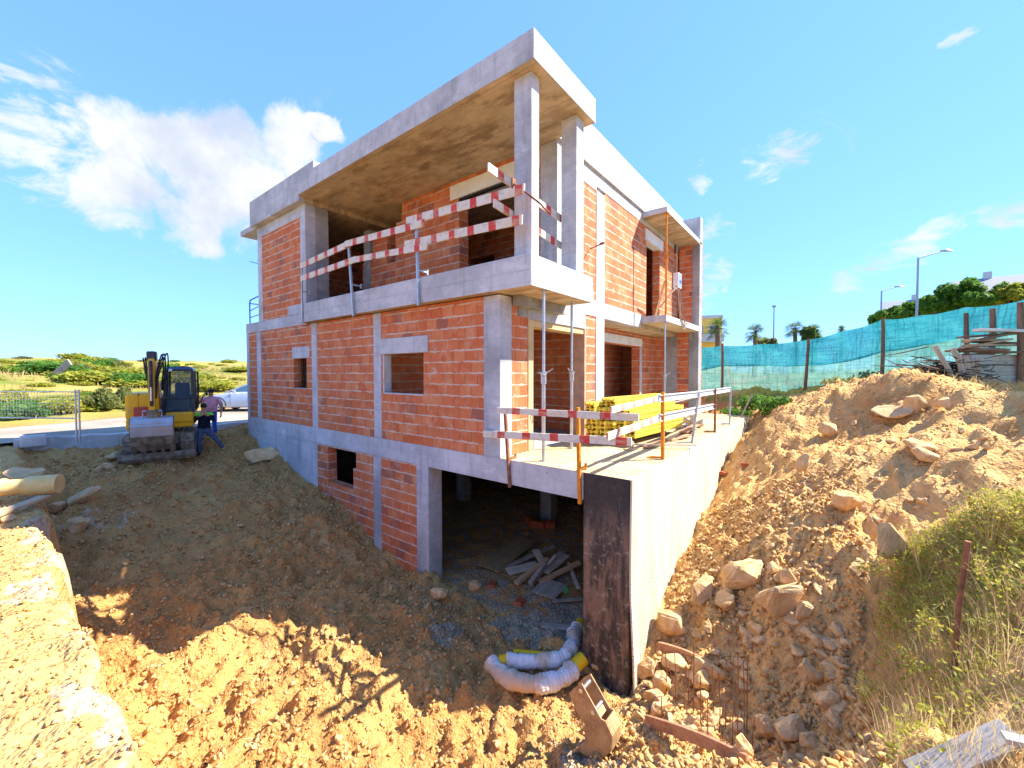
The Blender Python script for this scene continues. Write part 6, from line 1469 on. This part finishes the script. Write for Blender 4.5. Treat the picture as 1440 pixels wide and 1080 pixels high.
def hand(mb_list,parent,w,d,up,curl,label=None):
    """palm + five fingers: w wrist, d hand direction, up back-of-hand normal"""
    d=Vector(d).normalized(); up=Vector(up); up=(up-d*up.dot(d)).normalized(); s=d.cross(up); w=Vector(w); mb=MB()
    def ring(c,a,b): return [c+s*a*math.cos(t_)+up*b*math.sin(t_) for t_ in np.linspace(0,2*math.pi,9)[:-1]]
    mb.loft([ring(w-d*.02,.026,.022),ring(w+d*.03,.038,.018),ring(w+d*.085,.042,.015),ring(w+d*.10,.036,.012)])
    for i,L in enumerate((.068,.078,.073,.058)):
        b0=w+d*.092+s*(-.030+.020*i); c1=d*math.cos(curl)-up*math.sin(curl); c2=d*math.cos(curl*2.2)-up*math.sin(curl*2.2)
        mb.tube([b0-d*.012,b0+d*.004,b0+c1*L*.5,b0+c1*L*.5+c2*L*.5],[.0095,.0095,.0085,.0065],7)
    tb=w+d*.035-s*.034; mb.tube([tb,tb-s*.022+d*.025-up*.006,tb-s*.024+d*.058-up*.016],[.012,.011,.008],7)
    return mb.build('hand',M['skin'],parent,local=True,smooth=True)
def person(name,label,loc,rz,J,rad,mats,assign,scale=1):
    r=thing('person',label,'person',loc,rz); keys=list(J.keys()); idx={k:i for i,k in enumerate(keys)}
    E_=[('pelvis','belly'),('belly','chest'),('chest','neck'),('neck','chin'),('chin','head'),('head','crown')]
    for s in 'LR': E_+=[('chest','sh'+s),('sh'+s,'el'+s),('el'+s,'wr'+s),('pelvis','hip'+s),('hip'+s,'kn'+s),('kn'+s,'an'+s),('an'+s,'toe'+s)]
    b=skin_body('body',[tuple(J[k]) for k in keys],[(idx[a],idx[b_]) for a,b_ in E_],[rad.get(k,rad.get(k[:-1],(.05,.05))) for k in keys],idx['pelvis'],mats,assign,r)
    r.scale=(scale,)*3
    return r
RAD=dict(pelvis=(.155,.125),belly=(.165,.14),chest=(.165,.12),neck=(.055,.055),chin=(.070,.066),head=(.088,.078),crown=(.062,.058),sh=(.068,.066),el=(.045,.045),wr=(.030,.028),hip=(.098,.095),kn=(.066,.066),an=(.050,.050),toe=(.042,.034))
# man in a pink polo shirt, phone at his ear, faces left towards the excavator; x forward, y to his left
J1=dict(pelvis=(0,0,.93),belly=(.03,0,1.08),chest=(.0,0,1.32),neck=(.0,0,1.49),chin=(.025,0,1.555),head=(.015,0,1.63),crown=(.0,0,1.70),
 shL=(-.01,.20,1.40),elL=(-.06,.29,1.13),wrL=(.03,.31,.90),shR=(0,-.20,1.40),elR=(.14,-.36,1.22),wrR=(.12,-.17,1.52),
 hipL=(0,.09,.88),knL=(.05,.11,.48),anL=(-.02,.13,.07),toeL=(.13,.15,.035),hipR=(0,-.09,.88),knR=(.03,-.11,.48),anR=(.02,-.12,.07),toeR=(.17,-.14,.035))
R1=dict(RAD); R1.update(belly=(.19,.165),chest=(.18,.13))
M['pink']=cloth('pink_polo',(.90,.40,.48)); M['bluejeans']=cloth('bright_blue_trousers',(.03,.13,.62)); M['tan']=plain('tan_shoes',(.52,.33,.10),.7)
def as1(c):
    if c.z<.10: return 2
    if c.z<.97 and not (abs(c.y)>.22 and c.z>.6): return 1
    if c.z>1.49 and abs(c.y)<.14: return 3
    if c.y>.21: return 3 if c.z<1.20 else 0
    if c.y<-.16 and c.x>.05: return 3 if (c.x>.09) else 0
    return 0
pf=D(298,611,14.1); g1=gz_at(pf[0],pf[1])
toC=math.atan2(CAM[1]-pf[1],CAM[0]-pf[0])
p1=person('person','man in pink polo shirt, blue trousers and sunglasses holding a phone to his ear',(pf[0],pf[1],g1),toC-.45,J1,R1,[M['pink'],M['bluejeans'],M['tan'],M['skin']],as1,1.0)
head(p1,Vector((.02,0,1.625)),-.35,glasses=True)
hand(None,p1,(.12,-.165,1.53),(-.15,.35,1),(.6,-.8,.2),.5); hand(None,p1,(.03,.31,.90),(.15,.02,-1),(0,1,0),.35)
Mx=p1.matrix_basis
o=MB().box(-.006,.006,-.035,.035,-.07,.07).build('mobile_phone',M['black'],bevel=.004); o.location=Mx@Vector((.07,-.108,1.60)); o.rotation_euler=(0.25,.2,toC-.45+.4); tag(o,'black mobile phone held to the ear of the man in pink','phone')
# man in a black fleece with bright green shoulders, legs apart, hands at his mouth
J2=dict(pelvis=(0,0,.80),belly=(.01,0,.96),chest=(.03,0,1.20),neck=(.06,0,1.37),chin=(.10,0,1.43),head=(.095,0,1.505),crown=(.085,0,1.575),
 shL=(.03,.20,1.29),elL=(.16,.25,1.05),wrL=(.20,.06,1.30),shR=(.03,-.20,1.29),elR=(.12,-.27,1.04),wrR=(.22,-.05,1.28),
 hipL=(0,.10,.76),knL=(.03,.32,.42),anL=(-.02,.56,.075),toeL=(.10,.66,.035),hipR=(0,-.10,.76),knR=(.05,-.13,.40),anR=(.0,-.13,.07),toeR=(.15,-.16,.035))
M['fleece_black']=cloth('black_fleece',(.012,.015,.028)); M['hivis']=cloth('bright_green_yoke',(.22,.80,.05)); M['jeans']=cloth('grey_blue_jeans',(.085,.12,.22)); M['shoe']=plain('dark_shoes',(.02,.02,.025),.7)
def as2(c):
    if c.z<.10: return 3
    if c.z<.84 and not (abs(c.y)>.17 and c.z>.75 and False): return 2
    if c.z>1.385 and abs(c.y)<.13 and c.x>-.02: return 4
    if c.z>1.25 and abs(c.y)<.27 and c.x<.16: return 1
    if c.z>1.23 and c.x>.17 : return 4
    return 0
pf=D(288,634,12.4); g2=gz_at(pf[0],pf[1]); toC=math.atan2(CAM[1]-pf[1],CAM[0]-pf[0])
p2=person('person','man in black fleece with bright green shoulders, legs apart, hands at his mouth',(pf[0],pf[1],g2),toC-.05,J2,RAD,[M['fleece_black'],M['hivis'],M['jeans'],M['shoe'],M['skin']],as2,.97)
head(p2,Vector((.10,0,1.50)),.15,tilt=.15)
hand(None,p2,(.20,.055,1.30),(.02,-.35,.9),(1,.2,0),.55); hand(None,p2,(.22,-.05,1.28),(-.02,.35,.9),(1,-.2,0),.55)
# ------------------------------------------------------------------ weeds and dry stems on the right bank
M['weed']=m_leaf('weed_leaves',[(.36,.38,.05),(.17,.23,.035),(.60,.52,.09)],2.5)
M['stem']=m_leaf('dry_stems',[(.66,.50,.25),(.54,.37,.19),(.76,.60,.32)],2.)
r=np.random.default_rng(21)
def in_poly(px,py,poly):
    ins_=np.zeros(len(px),bool)
    for i in range(len(poly)):
        (xa,ya),(xb,yb4)=poly[i],poly[i-1]; c_=((ya>py)!=(yb4>py))&(px<(xb-xa)*(py-ya)/((yb4-ya) or 1e-9)+xa); ins_^=c_
    return ins_
def cam_xy(x,y,z):
    d=np.stack([x,y,z],-1)-CAM; zz=d@FW; return 720+F_PX*(d@RT)/zz,540-F_PX*(d@UP)/zz,zz
VEG=[(1235,1090),(1230,960),(1240,860),(1270,790),(1330,735),(1390,715),(1500,690),(1600,800),(1700,1300),(1235,1300)]
n=60000; xs=r.uniform(2.6,7.5,n); ys=r.uniform(-5.2,1.8,n); zs=ground_z(xs,ys); px,py,zz=cam_xy(xs,ys,zs)
k=in_poly(px,py,VEG)&(zz>.8); xs,ys,zs,px,py=xs[k],ys[k],zs[k],px[k],py[k]
_b=np.hypot(xs-np.clip(xs,3.6,4.2),0); _t=np.clip(((xs-3.6)*.62+(ys+1.76)*.63)/(.62**2+.63**2),-.3,1.6); _dd=np.hypot(xs-3.6-.62*_t,ys+1.76-.63*_t); _cl=(_dd>.10)|(r.random(len(xs))<.12); xs,ys,zs,px,py=xs[_cl],ys[_cl],zs[_cl],px[_cl],py[_cl]
dens=fbm(xs,ys,1.5,3,.6,7); k=(dens>-.16)&(r.random(len(xs))<np.where(py>900,.22,.75)); xa,ya,za=xs[k],ys[k],zs[k]
# leafy clumps: sprays of leaves at several heights
V0=[];Q0=[];b=0
m=min(len(xa),1050); sel=r.choice(len(xa),m,replace=False)
for i in sel:
    c_=fbm(np.array([xa[i]]),np.array([ya[i]]),.9,2,.5,9)[0]; h=.10+.42*max(0,.3+c_); nl=14
    P=np.stack([xa[i]+r.normal(size=nl)*.055,ya[i]+r.normal(size=nl)*.055,za[i]+r.random(nl)*h],-1)
    a=r.normal(size=(nl,3)); a[:,2]*=.5; a/=np.linalg.norm(a,axis=1)[:,None]; bb=np.cross(a,r.normal(size=(nl,3))); bb/=np.linalg.norm(bb,axis=1)[:,None]; s=r.uniform(.010,.030,nl)[:,None]
    V=np.stack([P-a*s,P-bb*s*.5,P+a*s,P+bb*s*.5],1).reshape(-1,3); V0.append(V); Q0.append(np.arange(4*nl).reshape(nl,4)+b); b+=4*nl
wd=bpy.data.objects.new('weeds',np_mesh('weeds',np.concatenate(V0),np.concatenate(Q0),[M['weed']])); COL.objects.link(wd); tag(wd,kind='stuff')
k=r.random(len(xs))<.55; xd,yd,zd=xs[k],ys[k],zs[k]; m=min(len(xd),5200); xd,yd,zd=xd[:m],yd[:m],zd[:m]
V,q,tri=blades(r,m,xd,yd,zd,.10,.48,.85,.0020); grass_obj('dry_stalks',V,q,tri,M['stem'])
k=(fbm(xs,ys,1.2,2,.5,33)>.02); xd,yd,zd=xs[k],ys[k],zs[k]; m=min(len(xd),1000); xd,yd,zd=xd[:m],yd[:m],zd[:m]
V,q,tri=blades(r,m,xd,yd,zd,.05,.22,.8,.003); grass_obj('grass',V,q,tri,m_leaf('low_grass',[(.58,.44,.17),(.44,.38,.10),(.70,.50,.24)],2.))
# taller branching weeds one can tell apart
def weed(px,py,h,label,seed,mat='weed',n=160):
    p,d=on_ground(px,py,1.2,30); w_=thing('weed',label,'plant',(p[0],p[1],gz_at(p[0],p[1])-.02)); rr_=random.Random(seed); mb=MB(); tips=[]
    for i in range(7):
        a=rr_.uniform(0,6.28); l=rr_.uniform(.25,.7); top=Vector((math.cos(a)*h*l*.6,math.sin(a)*h*l*.6,h*rr_.uniform(.6,1))); mid=top*.5+Vector((0,0,h*.12)); mb.tube([(0,0,0),mid,top],[.006,.004,.002],5); tips+= [(mid,top)]
        for j in range(4): u_=rr_.uniform(.35,.95); q_=mid.lerp(top,u_); e=q_+Vector((rr_.gauss(0,1),rr_.gauss(0,1),rr_.uniform(.2,1))).normalized()*h*.22; mb.tube([q_,e],[.0025,.0012],4); tips.append((q_,e))
    mb.build('stem',M['stem'],w_,local=True)
    rn=np.random.default_rng(seed); P=[]
    for i in range(n): a_,b_=tips[rn.integers(len(tips))]; u_=rn.random(); P.append(np.array(a_.lerp(b_,u_))+rn.normal(size=3)*.018)
    P=np.array(P); a=rn.normal(size=(n,3)); a/=np.linalg.norm(a,axis=1)[:,None]; bb=np.cross(a,rn.normal(size=(n,3))); bb/=np.linalg.norm(bb,axis=1)[:,None]; s=rn.uniform(.010,.024,n)[:,None]
    V=np.stack([P-a*s,P-bb*s*.5,P+a*s,P+bb*s*.5],1).reshape(-1,3); o=bpy.data.objects.new('leaves',np_mesh('leaves',V,np.arange(4*n).reshape(n,4),[M[mat]])); COL.objects.link(o); o.parent=w_
for px,py,h,lab in [(1300,830,.7,'tall leafy weed below the upright pale block of stone'),(1390,800,.8,'leafy weed just right of the rusty stake'),(1270,900,.6,'dry weed leaning over the gully edge left of the stake'),(1420,900,.75,'leafy weed at the right edge behind the white board'),(1330,960,.6,'thin yellow weed in front of the rusty stake'),(1230,835,.5,'sprawling green weed growing over the rubble edge'),(1420,760,.6,'bright yellow green weed at the right edge above the stake'),(1370,740,.45,'low leafy weed at the top of the bank above the stake'),(1300,1000,.5,'weed beside the upper end of the white board'),(1225,1010,.4,'small green weed at the lower lip of the gully')]:
    weed(px,py,h,lab,px)
M['plank_pw']=plain('painted_board',(.46,.44,.41),.6,0,.06,3,.03,(.45,.38,.3),5,.5)
# rusty stake and white board
p,d=on_ground(1348,950,1.5,20); z1=CAM[2]-(758-524)/F_PX*d; h=z1-gz_at(p[0],p[1])
o=MB().tube([(-.03,0,-.1),(-.01,0,h*.5),(.03,0,h)],.019,10).build('rusty_stake',M['rust'],org=(0,0,0),smooth=True); o.location=(p[0],p[1],gz_at(p[0],p[1])); tag(o,'rusty steel stake standing in the weeds at the right','stake')
pa,_=on_ground(1285,1122,1.2,20); pb2,_=on_ground(1425,1062,1.2,20); pa=Vector(pa);pb2=Vector(pb2); pm=(pa+pb2)/2; pm.z+=max(gz_at(*(pa.lerp(pb2,u_/10))[:2])-pa.lerp(pb2,u_/10).z for u_ in range(11)); o=MB().beam(pa-(pa+pb2)/2,pb2-(pa+pb2)/2,.17,.03).build('white_board',M['plank_pw'],bevel=.003); o.location=pm+Vector((0,0,.03)); tag(o,'white painted board lying in the weeds at the bottom right corner','board')
pa,_=on_ground(1410,1068,1.2,20); pb2,_=on_ground(1480,1085,1.2,20); pa=Vector(pa);pb2=Vector(pb2); pm=(pa+pb2)/2; o=MB().beam(pa-pm,pb2-pm,.07,.03).build('white_board',M['plank_pw'],bevel=.003); o.location=pm+Vector((0,0,.13)); tag(o,'narrow pale batten crossing the upper end of the white board','board')
for o in list(bpy.data.objects):
    if '_wl' in o: del o['_wl']
